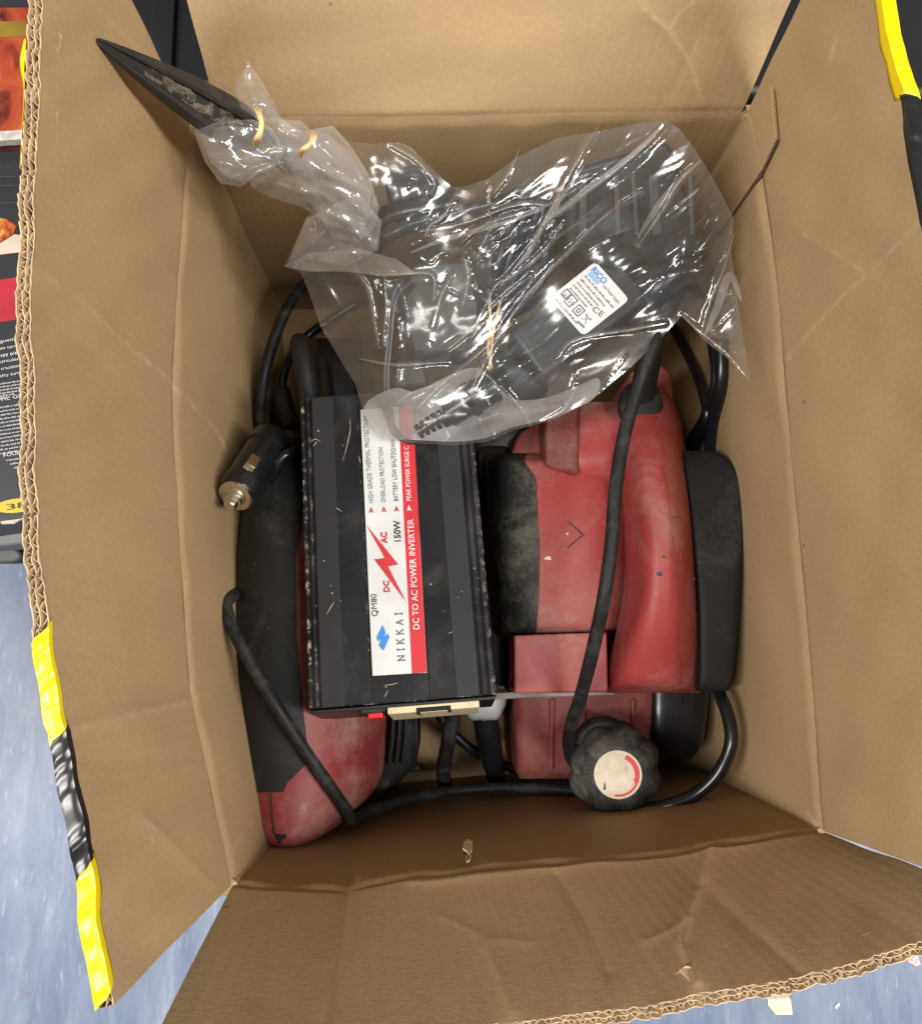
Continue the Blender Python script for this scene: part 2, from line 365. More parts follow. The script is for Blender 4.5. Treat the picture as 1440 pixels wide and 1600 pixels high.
SCUFFS = [  # pale rubbed lines in the liner: points, strength, half width px
    ([(70, 430), (130, 470), (180, 522), (225, 560)], .45, 3), ([(225, 560), (272, 602), (330, 665), (355, 705)], .7, 3), ([(95, 1143), (302, 1094)], .35, 5), ([(150, 10), (200, 60), (228, 88)], .35, 4),
    ([(1005, 15), (1040, 42), (1060, 68), (1080, 102), (1098, 160)], .75, 3), ([(1045, 45), (1060, 20), (1085, 0)], .4, 3), ([(1080, 100), (1090, 60), (1110, 10)], .35, 3), ([(1225, 560), (1300, 480), (1440, 345)], .5, 2.5), ([(1255, 365), (1300, 392), (1350, 425)], .4, 3), ([(1232, 560), (1262, 520)], .5, 3), ([(1298, 96), (1308, 62)], .8, 2.5),
    ([(640, 1384), (900, 1350), (1110, 1329), (1180, 1315)], .28, 5), ([(1112, 1328), (1100, 1365), (1090, 1395), (1072, 1440)], .55, 3.5), ([(1070, 1440), (1062, 1470), (1070, 1495)], .5, 5), ([(1060, 1455), (1010, 1472)], .4, 4), ([(1110, 1395), (1200, 1480), (1250, 1520)], .22, 5), ([(690, 1432), (750, 1465), (830, 1474)], .22, 4), ([(545, 1390), (505, 1610)], .2, 6),
    ([(395, 1418), (408, 1416)], .8, 2), ([(228, 1284), (240, 1296)], .6, 3), ([(236, 1310), (238, 1318)], .9, 2.5), ([(1262, 1270), (1278, 1296)], .8, 3), ([(365, 1378), (392, 1378)], .9, 2.5), ([(362, 1330), (382, 1300), (392, 1285)], .3, 3), ([(330, 1090), (302, 1094)], .35, 4),
    ([(1120, 240), (1150, 200)], .25, 3), ([(296, 200), (292, 320), (280, 470), (271, 600), (276, 700), (284, 830), (303, 1094)], .35, 3), ([(1188, 262), (1201, 360), (1214, 480), (1225, 620), (1251, 900), (1272, 1160), (1278, 1290)], .30, 3), ([(320, 188), (1160, 179)], .35, 3)]
MIDP = np.array([0.012, 0.03, 0.0])
def panel(name, lowline, topline, parent, seed, nu=150, nv=70, profile=None, thick=TH, fade=True):
    """cardboard panel between two world polylines; inner face traced, liner thickness outwards"""
    A = resample(lowline, nu); B = resample(topline, nu)
    t = np.linspace(0, 1, nv)[None, :, None]
    G = A[:, None] * (1 - t) + B[:, None] * t
    du = np.gradient(G, axis=0); dv = np.gradient(G, axis=1)
    N = np.cross(du, dv); N /= np.linalg.norm(N, axis=2)[..., None] + 1e-12
    s = np.sign(np.sum(N * ((MIDP + [0, 0, 0.2]) - G), axis=2)); s = np.sign(np.sum(s)) or 1
    N *= s
    d = crease_disp(G, seed)
    if fade:
        e = np.clip(np.minimum(np.linspace(0, 1, nv), 1) / 0.03, 0, 1)[None, :]; d = d * np.clip(e * np.clip((1 - np.linspace(0, 1, nv)) / 0.03, 0.2 if 'wall' in name else 1, 1)[None, :], 0.15, 1)
    if profile is not None: d = d + profile(np.linspace(0, 1, nu)[:, None], np.linspace(0, 1, nv)[None, :])
    I = G + N * d[..., None]; O = I - N * thick
    lu = np.r_[0, np.cumsum(np.linalg.norm(np.diff(A, axis=0), axis=1))]
    uvg = np.stack(np.broadcast_arrays(lu[:, None], np.linspace(0, 1, nv)[None, :] * np.linalg.norm(B[nu // 2] - A[nu // 2])), -1)
    V = np.vstack([I.reshape(-1, 3), O.reshape(-1, 3)]); n = nu * nv; uv = np.vstack([uvg.reshape(-1, 2)] * 2)
    ix = lambda i, j: i * nv + j
    Fc = []
    for i in range(nu - 1):
        for j in range(nv - 1):
            q = (ix(i, j), ix(i + 1, j), ix(i + 1, j + 1), ix(i, j + 1))
            Fc.append(q if s > 0 else q[::-1]); Fc.append(tuple(x + n for x in (q[::-1] if s > 0 else q)))
    for i in range(nu - 1):
        Fc.append((ix(i, 0), ix(i + 1, 0), ix(i + 1, 0) + n, ix(i, 0) + n))
    for j in range(nv - 1):
        for i in (0, nu - 1): Fc.append((ix(i, j), ix(i, j + 1), ix(i, j + 1) + n, ix(i, j) + n))
    o = add(name, V, Fc, MCARD, parent, True, uv)
    q = proj(G); wr_ = np.zeros(q.shape[:-1])
    for poly, a_, wd_ in SCUFFS: wr_ = np.maximum(wr_, a_ * np.exp(-(seg_dist(q, poly) / wd_) ** 2))
    at = o.data.attributes.new('wear', 'FLOAT', 'POINT'); at.data.foreach_set('value', np.r_[wr_.ravel(), np.zeros(n)].astype(np.float32))
    sharp(o, 50)
    return o, I[:, -1], O[:, -1], I[:, -1] - I[:, -4]
def wl(poly, z): return np.array([U(x, y, z) for x, y in poly])
rimL, rimR, rimB, rimF = (resample(wl(c, ZR), 60) for c in (CL, CR, CB, CF))
def low_of(line):
    a, b = line[0].copy(), line[-1].copy(); n = len(line)
    t = np.linspace(0, 1, n)[:, None]; L = a * (1 - t) + b * t; L = 0.75 * L + 0.25 * line; L[:, 2] = ZB; return L
box = thing('cardboard_box', 'open brown corrugated cardboard box with raised flaps, holding the power tools', 'box', (0.012, 0.05, 0))
def soft(u, v): return -0.0012 * np.exp(-((1 - v) / 0.012) ** 2) + 0 * u
for nm, ln, sd in (('wall', rimL, 1), ('wall', rimR, 2), ('wall', rimB, 3), ('wall', rimF, 4)):
    panel(nm, low_of(ln), ln, box, sd, 160, 110, soft)
# flaps: top polylines traced at their own heights
TL = [(93, -232), (80, -100), (68, 0), (62, 60), (66, 130), (61, 200), (55, 300), (52, 420), (47, 470), (52, 540), (56, 640), (60, 760), (64, 850), (72, 930), (80, 1010), (92, 1080), (106, 1150), (122, 1230), (138, 1310), (150, 1400), (160, 1480), (178, 1570)]
TRt = [(1338, -190), (1375, 0), (1382, 55), (1395, 110), (1410, 160), (1414, 200), (1422, 250), (1434, 310), (1450, 390), (1478, 560), (1508, 800), (1530, 1050), (1552, 1250), (1570, 1401)]
TB = [(182, -405), (420, -409), (700, -412), (1000, -410), (1250, -407), (1408, -405)]
TF = [(252, 1602), (380, 1612), (540, 1612), (700, 1604), (780, 1600), (860, 1588), (950, 1577), (1050, 1562), (1130, 1546), (1230, 1529), (1300, 1512), (1380, 1489), (1440, 1470), (1500, 1438), (1562, 1404)]
ZL, ZRT, ZBK, ZF = 0.3886, 0.374, 0.378, 0.343
backlow = rimB.copy(); t = np.linspace(0, 1, len(backlow))[:, None]
backlow = resample(np.vstack([U(344, 192, ZR), rimB[8:-1], U(1158, 178, ZR)]), 60)
def fsoft(u, v): return -0.0012 * np.exp(-(v / 0.02) ** 2) + 0 * u
flaps = {}
for key, lo, top, z, sd in (('L', rimL, TL, ZL, 11), ('R', rimR, TRt, ZRT, 12), ('B', backlow, TB, ZBK, 13), ('F', rimF, TF, ZF, 14)):
    lo2 = lo.copy(); lo2[:, 2] += 0.0002
    flaps[key] = panel('flap', lo2, wl(top, z), box, sd, 330, 130, fsoft)
flaps['L'][0]['label'] = 'box flap with frayed double-wall corrugated edge and yellow and black tape'
flaps['F'][0]['label'] = 'creased box flap in shade with bare corrugated edge'
for c_ in (rimL[0], rimR[0], rimR[-1], rimL[-1]):
    m_ = np.mean([rimL[0], rimR[0], rimR[-1], rimL[-1]], axis=0); dx, dy = np.sign(c_[0] - m_[0]), np.sign(c_[1] - m_[1])
    prism('corner_fold', [np.array([c_[0] + dx * a_, c_[1] + dy * b_, ZR - .001]) for a_, b_ in ((-.0005, -.0005), (.0055, -.0045), (.0055, .0055), (-.0045, .0055))], ZR - .004, MCARD, box)
# box bottom
cb = [rimL[0], rimR[0], rimR[-1], rimL[-1]]
cen = np.mean(cb, axis=0)
prism('bottom_panel', [(*(c[:2] + (c[:2] - cen[:2]) * 0.01), ZB + 0.001) for c in cb], 0.004, MCARD, box)
# frayed corrugated edges: two flutes between three liners
def ribbon(path, up, wd, depth):
    """thin paper standing along path: path (n,3); returns verts, faces"""
    T = np.gradient(path, axis=0); T /= np.linalg.norm(T, axis=1)[:, None] + 1e-12
    side = np.cross(T, up); side /= np.linalg.norm(side, axis=1)[:, None] + 1e-12
    a = path + side * wd / 2; b = path - side * wd / 2; n = len(path)
    V = np.vstack([a, b, b - up * depth, a - up * depth]); Fc = []
    for i in range(n - 1):
        for k in range(3):
            p, q = k, (k + 1)
            Fc.append((p * n + i, q * n + i, q * n + i + 1, p * n + i + 1))
        Fc.append((3 * n + i, i, i + 1, 3 * n + i + 1))
    return V, Fc
def corrugated_edge(flap, key, inner_first=0.52, seed=3):
    o, I, O, N = flap; r = np.random.RandomState(seed)
    n = 2400; Ii = resample(I, n); Oo = resample(O, n); L = np.linalg.norm(np.diff(Ii, axis=0), axis=1).sum()
    s = np.linspace(0, L, n)
    A = resample(I, 300); T = np.gradient(Ii, axis=0); T /= np.linalg.norm(T, axis=1)[:, None]
    nn = Oo - Ii; up = resample(N, n) if False else np.stack([np.interp(np.linspace(0, 1, n), np.linspace(0, 1, len(N)), N[:, q]) for q in range(3)], 1); up /= np.linalg.norm(up, axis=1)[:, None]; up *= np.sign(up[:, 2:3].mean())
    wob = np.interp(s, np.linspace(0, L, 90), r.normal(0, 0.11, 90)); fr = np.interp(s, np.linspace(0, L, 240), r.uniform(-0.0014, 0.0011, 240))
    jag = np.interp(s, np.linspace(0, L, 500), r.normal(0, 0.00018, 500))
    VV, FF, off = [], [], 0
    def put(frac, wd, lift, dep=0.012):
        nonlocal off
        p = Ii + nn * frac[:, None] + up * lift[:, None]
        V, Fc = ribbon(p, up, wd, dep); VV.append(V); FF.extend([tuple(x + off for x in f) for f in Fc]); off += len(V)
    mid = inner_first + wob * 0.6
    ph = np.cumsum(np.interp(s, np.linspace(0, L, 120), r.uniform(0.8, 1.25, 120))) * (L / n)
    put(0.075 + 0 * s, 0.00030, fr * .6 + 0.0007, 0.004); put(mid, 0.00028, fr * 0.6 + 0.0004 + jag); put(0.97 + wob * 0.2, 0.00036, fr * .7 + 0.0008, .012)
    tri = lambda x: (np.arcsin(np.sin(x) * 0.96) / 1.29) * 0.5 + 0.5
    put(0.12 + (mid - 0.15) * tri(ph * 6.283 / 0.0052), 0.00019, jag * 2 + fr * 0.4)
    put(mid + 0.03 + (0.93 - mid) * tri(ph * 6.283 / 0.0036 + 1), 0.00018, jag * 2 + fr * 0.4)
    e = add('fluting', np.vstack(VV), FF, MEDGE, o, False); e['kind'] = 'stuff'
    # dark base between the liners so the flutes read as open cells
    b0 = Ii[::8] + nn[::8] * 0.08 - up[::8] * 0.0115; b1 = Ii[::8] + nn[::8] * 0.92 - up[::8] * 0.0115; m = len(b0)
    add('core_board', np.vstack([b0, b1]), [(i, i + 1, m + i + 1, m + i) for i in range(m - 1)], MCARD, o, False, np.zeros((2 * m, 2)))
    return Ii, nn, up, T, s
EL = corrugated_edge(flaps['L'], 'L', 0.56, 3)
EF = corrugated_edge(flaps['F'], 'F', 0.52, 5)
ER = corrugated_edge(flaps['R'], 'R', 0.52, 6)
EB = corrugated_edge(flaps['B'], 'B', 0.52, 8)
def edge_tape(E, flap, y0, y1, mat, inner=0.003, over=0.0012, slant=0.0, outer=0.010, seed=1, name='tape'):
    """tape folded over a flap's edge between two image rows"""
    Ii, nn, up, T, s = E; r = np.random.RandomState(seed)
    py = proj(Ii)[:, 1]; i0, i1 = np.argmin(abs(py - y0)), np.argmin(abs(py - y1)); i0, i1 = min(i0, i1), max(i0, i1)
    ids = np.linspace(i0, i1, 60).astype(int); nh = nn / np.linalg.norm(nn, axis=1)[:, None]; tw = np.linalg.norm(nn, axis=1).mean()
    prof = [(-0.0004, -inner), (-0.0004, -inner * 0.45), (-0.0001, over * 0.75), (tw * 0.25, over * 1.02), (tw * 0.75, over * 0.98), (tw + 0.0002, over * 0.7), (tw + 0.0006, -outer * 0.5), (tw + 0.0006, -outer)]
    k = len(prof); V = []; step = s[1] - s[0]
    lw = np.interp(np.linspace(0, 1, 60), np.linspace(0, 1, 14), r.uniform(0.55, 1.25, 14)); wr = np.interp(np.linspace(0, 1, 60), np.linspace(0, 1, 22), r.normal(0, 0.00024, 22))
    for c, i in enumerate(ids):
        for q, (a, b) in enumerate(prof):
            sh = int(slant * (q / (k - 1) - 0.5) / step); ii = int(np.clip(i + sh, 0, len(s) - 1))
            bb = b * lw[c] if b < 0 else b + wr[c] * (1 if q in (3, 4) else 0.4)
            V.append(Ii[ii] + nh[ii] * (a + (wr[c] * 0.5 if q in (3, 4) else 0)) + up[ii] * bb)
    Fc = [(c * k + q, c * k + q + 1, (c + 1) * k + q + 1, (c + 1) * k + q) for c in range(59) for q in range(k - 1)]
    o = add(name, V, Fc, mat, flap)
    for e_ in o.data.edges: pass
    sharp(o, 28); m = o.modifiers.new('t', 'SOLIDIFY'); m.thickness = 0.00012; m.offset = 0
    return o
edge_tape(EL, flaps['L'][0], 990, 1152, MYEL, 0.0007, 0.0019, 0.010, seed=1)
edge_tape(EL, flaps['L'][0], 1150, 1360, MTBLK, 0.0014, 0.0018, 0.010, seed=2)
edge_tape(EL, flaps['L'][0], 1358, 1560, MYEL, 0.0018, 0.0019, 0.010, seed=3)
edge_tape(ER, flaps['R'][0], -185, 158, MYEL, 0.0030, 0.0024, 0.006, seed=4)
edge_tape(ER, flaps['R'][0], 157, 420, MTBLK, 0.0006, 0.0024, 0.006, seed=5)
# yellow tape on the outside of the left flap peeking above its liner
Ii, nn, up, T, s = EL; py = proj(Ii)[:, 1]; nh = nn / np.linalg.norm(nn, axis=1)[:, None]
ids = [np.argmin(abs(py - y)) for y in np.linspace(62, 262, 40)]
V = []; 
for c, i in enumerate(ids):
    e = Ii[i] + nn[i] * 1.04; wv = 0.0016 * math.exp(-((c - 6) / 6) ** 2) + 0.0004
    V += [e + up[i] * 0.0012, e + nh[i] * wv * 0.9 + up[i] * 0.0005, e + nh[i] * (wv + 0.0006) - up[i] * 0.02]
o = add('tape', V, [(c * 3 + q, c * 3 + q + 1, c * 3 + q + 4, c * 3 + q + 3) for c in range(39) for q in range(2)], MYEL, flaps['L'][0])
o.modifiers.new('t', 'SOLIDIFY').thickness = 0.00012
# glue tab folded on to the right wall at the back corner
def inward(P, k): 
    d = np.array([-1.0, -0.12, 0]); return np.asarray(P) + d / np.linalg.norm(d) * k
r0, r1 = U(1166, 178, ZR), U(1186, 264, ZR)
rn = np.cross(r1 - r0, [0, 0, 1.0]); rn /= np.linalg.norm(rn); rn *= -np.sign(rn[0])     # into the box
def on_right(px, py, k=0.0):
    d = ray(px, py); t = np.dot(r0 + rn * k - CAM, rn) / np.dot(d, rn); return CAM + d * t
KT = 0.0024
ev = on_right(1188, 264, KT)
for nm, quad in (('glue_tab', [on_right(1168, 181, KT), ev, np.r_[ev[:2], 0.02], np.r_[on_right(1168, 181, KT)[:2], 0.02]]), ('glue_tab', [on_right(1170, 179, KT) + [0, 0, .001], on_right(1204, 136, KT), on_right(1211, 216, KT), ev + [0, 0, .001]])):
    prism(nm, quad, 0.0014, MCARD, box, axis=-rn)
def fray(name, path, up, wd, parent, amp, lam):
    path = resample(path, 220); L = np.linalg.norm(np.diff(path, axis=0), axis=1).sum(); s = np.linspace(0, L, 220)
    up = np.asarray(up, float)
    V, Fc = tube_data(path + up * (amp * np.sin(s * 6.283 / lam))[:, None], wd, 5, 220); return add(name, V, Fc, MEDGE, parent)
# the open flutes along the cut of the glue tab
a = [on_right(1205, 137, KT + .0003), on_right(1212, 217, KT + .0003), on_right(1189, 265, KT + .0003)]; a.append(np.r_[a[2][:2], .19])
tb = fray('glue_tab_flutes', a, rn, 0.0002, box, 0.0006, 0.0017); tb['kind'] = 'stuff'
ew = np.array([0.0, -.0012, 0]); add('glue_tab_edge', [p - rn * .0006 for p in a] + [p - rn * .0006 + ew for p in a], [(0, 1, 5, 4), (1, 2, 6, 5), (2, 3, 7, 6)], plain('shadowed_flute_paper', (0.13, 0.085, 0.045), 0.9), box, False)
# torn patch on the front wall
def blob(name, cx, cy, z, rx, ry, mat, parent, seed, lift=0.0008, n=14, axis=(0, 1, 0.3)):
    r = np.random.RandomState(seed); pts = []
    for k in range(n):
        a = 6.283 * k / n; q = r.uniform(0.7, 1.15); pts.append(U(cx + rx * q * math.cos(a), cy + ry * q * math.sin(a), z))
    return prism(name, np.array(pts) + np.array(axis) * 0.0016, lift, mat, parent, axis=-np.array(axis, float))
# ray-cast helpers on the front wall plane
fw_a, fw_b = rimF[0], rimF[-1]; fn = np.cross(fw_b - fw_a, [0, 0, 1.0]); fn /= np.linalg.norm(fn)
def on_front(px, py, k=0.0):
    d = ray(px, py); t = np.dot(fw_a - CAM, fn) / np.dot(d, fn); p = CAM + d * t; return p + np.array([0, 1, 0]) * k
def on_curve(name, pts, mat, k=0.004, th=0.0006):
    return prism(name, [on_front(x, y, k) for x, y in pts], th, mat, box, axis=(0, -1, 0))
on_curve('torn_paper', [(724, 1331), (731, 1326), (738, 1330), (737, 1343), (733, 1352), (728, 1345), (723, 1341)], MPALE, 0.0042)
on_curve('torn_hole', [(726, 1345), (733, 1350), (737, 1347), (733, 1353), (727, 1353)], MDARK, 0.0036)
on_curve('torn_paper', [(727, 1352), (736, 1351), (734, 1359), (729, 1363)], MEDGE, 0.0040)

# ------------------------------------------------------------------ neighbours outside the box
ca = thing('printed_carton', 'black and red food appliance carton with white small print beside the box', 'carton', U(-60, 640, 0))
ZC = 0.10
def cpt(x, y, z=ZC): return U(x, y, z)
TILT = -0.14
def cy(x, y): return y + TILT * (x - 20)
def cquad(x0, x1, y0, y1, z): return [cpt(x0, cy(x0, y0), z), cpt(x1, cy(x1, y0), z), cpt(x1, cy(x1, y1), z), cpt(x0, cy(x0, y1), z)]
MCART = plain('black_printed_board', (0.030, 0.030, 0.036), 0.42, var=0.1)
MCRED = plain('crimson_print', (0.50, 0.025, 0.045), 0.42)
prism('carton_body', cquad(-150, 150, 228, 812, ZC), 0.095, MCART, ca, 0.001)
prism('red_band', cquad(-149, 149, 434, 500, ZC + .0006), 0.0004, MCRED, ca)
def food_mat(name, cols, scale):
    m, nt, b = M(name); co = coords(nt); f = noise(nt, co, scale, 6, 0.6, 1.5)
    nt.links.new(ramp(nt, f, cols), b.inputs['Base Color']); b.inputs['Roughness'].default_value = 0.4; return m
MFOOD = food_mat('food_picture', [(0.35, (0.16, 0.02, 0.01)), (0.48, (0.50, 0.08, 0.015)), (0.6, (0.68, 0.28, 0.06)), (0.7, (0.8, 0.6, 0.3))], 70)
MFOOD2 = food_mat('flame_picture', [(0.3, (0.05, 0.008, 0.004)), (0.45, (0.36, 0.05, 0.02)), (0.58, (0.45, 0.09, 0.03)), (0.75, (0.45, 0.20, 0.03))], 26)
prism('food_picture', [cpt(x, y, ZC + .0006) for x, y in [(-100, 330), (-30, 336), (10, 342), (26, 352), (20, 366), (-5, 382), (-100, 400)]], 0.0004, MFOOD, ca)
prism('cream_band', [cpt(x, y, ZC + .0005) for x, y in [(-100, 404), (-5, 383), (22, 366), (60, 368), (60, 390), (-100, 410)]], 0.0003, plain('cream_print', (0.72, 0.60, 0.46), 0.5), ca)
def text_mesh(st, bold=0.0):
    cu = bpy.data.curves.new('lettering', 'FONT'); cu.body = st; cu.resolution_u = 3; cu.offset = bold
    ob = bpy.data.objects.new('lettering', cu); COL.objects.link(ob)
    dg = bpy.context.evaluated_depsgraph_get(); me = bpy.data.meshes.new_from_object(ob.evaluated_get(dg))
    bpy.data.objects.remove(ob); V = np.array([v.co[:] for v in me.vertices]); Fc = [tuple(p.vertices) for p in me.polygons]
    bpy.data.meshes.remove(me); return V, Fc
def letter(st, hit, start, end, hpx, mat, parent, name='lettering', data=None, capfit=None, bold=0.0):
    """flat lettering laid on a surface. hit(px,py)->world; start,end: baseline ends in photo pixels; hpx: letter height"""
    V, Fc = data if data else text_mesh(st, bold)
    x0, x1 = V[:, 0].min(), V[:, 0].max(); y0 = 0.0; y1 = capfit or V[:, 1].max()
    s, e = np.array(start, float), np.array(end, float); d = e - s; L = np.linalg.norm(d); d /= L; u = np.array([d[1], -d[0]])
    out = []
    for v in V:
        p = s + d * L * (v[0] - x0) / (x1 - x0) + u * hpx * (v[1] - y0) / (y1 - y0); out.append(hit(*p))
    return add(name, out, Fc, mat, parent, False)
hitc = lambda x, y: cpt(x, y, ZC + 0.0012)
rows = [(533, 'baguettes'), (544, 'from cardb'), (555, 'crispy pizz'), (565, 'a circular'), (576, 'all traction'), (587, 'quality turn')]
for y, t in rows: letter(t, hitc, (-9, y + 4), (31, y - 3), 4.6, MPWHT, ca)
def dashes(hit, start, end, hpx, n, mat, parent, seed, name='small_print'):
    r = np.random.RandomState(seed); s, e = np.array(start, float), np.array(end, float); d = e - s; L = np.linalg.norm(d); d /= L; u = np.array([d[1], -d[0]])
    V, Fc, x = [], [], 0.0
    while x < L - 1:
        wl_ = min(r.uniform(0.04, 0.15) * L, L - x)
        for k in np.arange(x, x + wl_, hpx * 0.42):      # letter-like strokes
            hh = hpx * r.choice([0.6, 0.62, 1.0]); b = len(V); w_ = hpx * 0.26
            for a, c in ((k, 0), (k + w_, 0), (k + w_, hh), (k, hh)): V.append(hit(*(s + d * a + u * c)))
            Fc.append((b, b + 1, b + 2, b + 3))
        x += wl_ + 0.03 * L
    return add(name, V, Fc, mat, parent, False)
for k, y in enumerate([597, 602, 607, 612, 617, 622]): dashes(hitc, (-20, y + 7), (32 - max(0, k - 3) * 8, y - 1 - max(0, 3 - k) * 0), 2.6, 0, MPGRY if False else MPWHT, ca, k)
letter('TIL GR', hitc, (0, 627), (36, 620), 5.5, MPWHT, ca)
for k, y in enumerate(np.arange(633, 706, 6)): dashes(hitc, (-20, y + 8), (37, y - 1), 2.4, 0, MPWHT, ca, 20 + k)
letter('FOUR', hitc, (6, 714), (33, 709), 5, MPWHT, ca)
for k, y in enumerate(np.arange(719, 748, 6)): dashes(hitc, (10 + k * 6, y + 1), (42, y - 3), 2.2, 0, MPWHT, ca, 40 + k)
prism('yellow_badge', [cpt(6 + 40 * 0.5 + 34 * math.cos(a), 790 + 11 * math.sin(a) - 3.4 * math.cos(a), ZC + .0006) for a in np.linspace(0, 6.28, 24, endpoint=False)], 0.0004, plain('badge_yellow', (0.70, 0.52, 0.03), 0.45), ca)
letter('38', hitc, (11, 797), (42, 792), 9, MPBLK, ca)
prism('torn_edge', [cpt(x, y, ZC - 0.0005) for x, y in [(0, 814), (12, 809), (20, 812), (30, 803), (46, 799), (60, 802), (60, 808), (34, 811), (22, 818), (2, 819)]], 0.002, MPALE, ca)
for y in (277, 291, 318): dashes(hitc, (-10, y), (26, y - 1), 1.6, 0, MPGRY, ca, y, 'thin_rule')
cb2 = thing('picture_carton', 'orange and black flame picture carton behind the small print carton', 'carton', U(-60, 100, 0))
prism('carton_body', [cpt(x, y, .118) for x, y in [(-160, -160), (80, -160), (80, 205), (-160, 222)]], 0.1, MFOOD2, cb2, 0.001)
prism('silver_edge', [cpt(x, y, .1186) for x, y in [(-160, 214), (80, 200), (80, 214), (-160, 230)]], 0.006, plain('scuffed_foil', (0.55, 0.52, 0.48), 0.4, var=0.3, scale=300), cb2)
prism('yellow_flame_band', [cpt(x, y, .1184) for x, y in [(-160, 35), (80, 32), (80, 55), (-160, 62)]], 0.0004, plain('olive_yellow_print', (0.30, 0.19, 0.02), 0.5, var=0.3, scale=30), cb2)
prism('dark_band', [cpt(x, y, .1185) for x, y in [(-160, -160), (80, -160), (80, 10), (-160, 12)]], 0.0004, MCART, cb2)
ft = thing('shelf_foot', 'grey metal shelf foot on the blue floor next to the small print carton', 'shelf foot', U(-10, 855, 0))
MSTEEL = plain('grey_painted_steel', (0.20, 0.20, 0.20), 0.5)
prism('foot_plate', [U(x, y, .012) for x, y in [(-80, 850), (-4, 838), (32, 862), (34, 872), (20, 879), (-80, 880)]], 0.012, plain('dull_dark_steel', (0.10, 0.10, 0.095), 0.5), ft, 0.002)
prism('upright', [U(x, y, .05) for x, y in [(-80, 826), (48, 806), (50, 846), (14, 852), (-80, 858)]], 0.03, MSTEEL, ft, 0.002)
MCASE = plain('black_case_plastic', (0.008, 0.008, 0.009), 0.5, var=0.2, scale=18, bmp=0.1)
bc = thing('black_equipment_case', 'black plastic case standing behind the flap with the black nozzle', 'case', (0.0, 0.44, 0))
prism('case_body', [(-0.172, 0.285, .20), (0.40, 0.285, .20), (0.40, 0.62, .20), (-0.172, 0.62, .20)], .198, MCASE, bc, 0.006)
prism('case_lid', [(-0.176, 0.281, .222), (0.405, 0.281, .222), (0.405, 0.625, .222), (-0.176, 0.625, .222)], .02, MCASE, bc, 0.005)
prism('lid_rib', [(-0.15, 0.283, .2255), (-0.138, 0.283, .2255), (-0.138, 0.6, .2255), (-0.15, 0.6, .2255)], .006, MCASE, bc, 0.001)
bs = thing('black_case', 'black case standing against the flap with the wide yellow tape', 'case', (0.36, 0.13, 0))
prism('case_body', [(0.20, -0.01, .17), (0.50, -0.01, .17), (0.50, 0.27, .17), (0.20, 0.27, .17)], .168, MCASE, bs, 0.006)
prism('case_lid', [(0.197, -0.013, .188), (0.503, -0.013, .188), (0.503, 0.273, .188), (0.197, 0.273, .188)], .016, MCASE, bs, 0.005)
def scrap(label, pts, mat, z=0.0012):
    o = prism('paper_scrap', [U(x, y, z) for x, y in pts], 0.0010, mat); return tag(o, label, 'paper scrap')
scrap('torn cream paper scrap lying on the blue floor', [(1199, 1560), (1212, 1562), (1226, 1556), (1235, 1562), (1238, 1586), (1212, 1586), (1200, 1572)], plain('cream_scrap', (0.76, 0.66, 0.42), 0.8))
scrap('brown chip of cardboard beside the cream scrap on the floor', [(1197, 1548), (1234, 1540), (1233, 1560), (1198, 1562)], plain('brown_scrap', (0.40, 0.33, 0.27), 0.8), 0.0030)
scrap('small red and white scrap by the corrugated flap corner', [(1406, 1503), (1420, 1493), (1434, 1494), (1438, 1508), (1430, 1510), (1416, 1502)], food_mat('red_scrap', [(0.4, (0.45, 0.03, 0.05)), (0.6, (0.7, 0.6, 0.58))], 300))
scrap('tiny white fleck on the blue floor', [(1304, 1574), (1310, 1567), (1312, 1570), (1307, 1577)], MPWHT)

# ------------------------------------------------------------------ left power tool (sander)
lt = thing('power_tool', 'red and black power tool with a long black grip, half under the inverter', 'power tool', U(450, 1050, ZB))
LROWS = [(672, 405, 500, .12, .150, .4), (720, 394, 520, .13, .165, .36), (800, 378, 555, .150, .178, .34), (900, 367, 585, .156, .184, .32), (1000, 365, 600, .159, .186, .31), (1100, 369, 606, .160, .186, .30), (1180, 375, 604, .160, .185, .30), (1230, 384, 588, .160, .183, .32), (1270, 391, 552, .163, .184, .35), (1300, 402, 515, .168, .186, .4), (1318, 416, 482, .172, .185, .45), (1327, 432, 462, .172, .178, .5)]
def zright(x, y): return 0
def tool_surface(name, mat, ta, tb, lift, ymax, m=44, n=34):
    RW = [r for r in crom(LROWS, m) if r[0] < ymax]; V = []; nc = n + 2
    for (y, L, Rr, zb, zt, cr) in RW:
        a0, a1 = ta(y), tb(y); mid = L + (Rr - L) * cr; row = []
        zr = zb - np.interp(y, [672, 1180, 1327], [.06, .085, .0])        # the red side falls away under the inverter
        for t in np.linspace(a0, a1, n):
            c = math.cos(math.pi * (1 - t)); s_ = abs(math.sin(math.pi * t)); cx = math.copysign(abs(c) ** .9, c); sz = s_ ** .9
            if cx < 0: x, z = mid + (mid - L) * cx, zb + (zt - zb) * sz
            else: x, z = mid + (Rr - mid) * cx, zr + (zt - zr) * sz
            row.append(U(x, y, z + lift))
        f, l = row[0].copy(), row[-1].copy(); f[2] = l[2] = ZB + .003; V += [f] + row + [l]
    M_ = len(RW); Fc = [(i * nc + j, i * nc + j + 1, (i + 1) * nc + j + 1, (i + 1) * nc + j) for i in range(M_ - 1) for j in range(nc - 1)]
    Fc += [tuple(range(nc))[::-1], tuple((M_ - 1) * nc + j for j in range(nc))]
    return sharp(add(name, V, Fc, mat, lt), 42)
tool_surface('body', MRED2, lambda y: 0, lambda y: 1, 0, 9999)
ys = [672, 760, 870, 1000, 1100, 1190, 1238]
bt = [0.68, 0.60, 0.545, 0.54, 0.55, 0.565, 0.47]
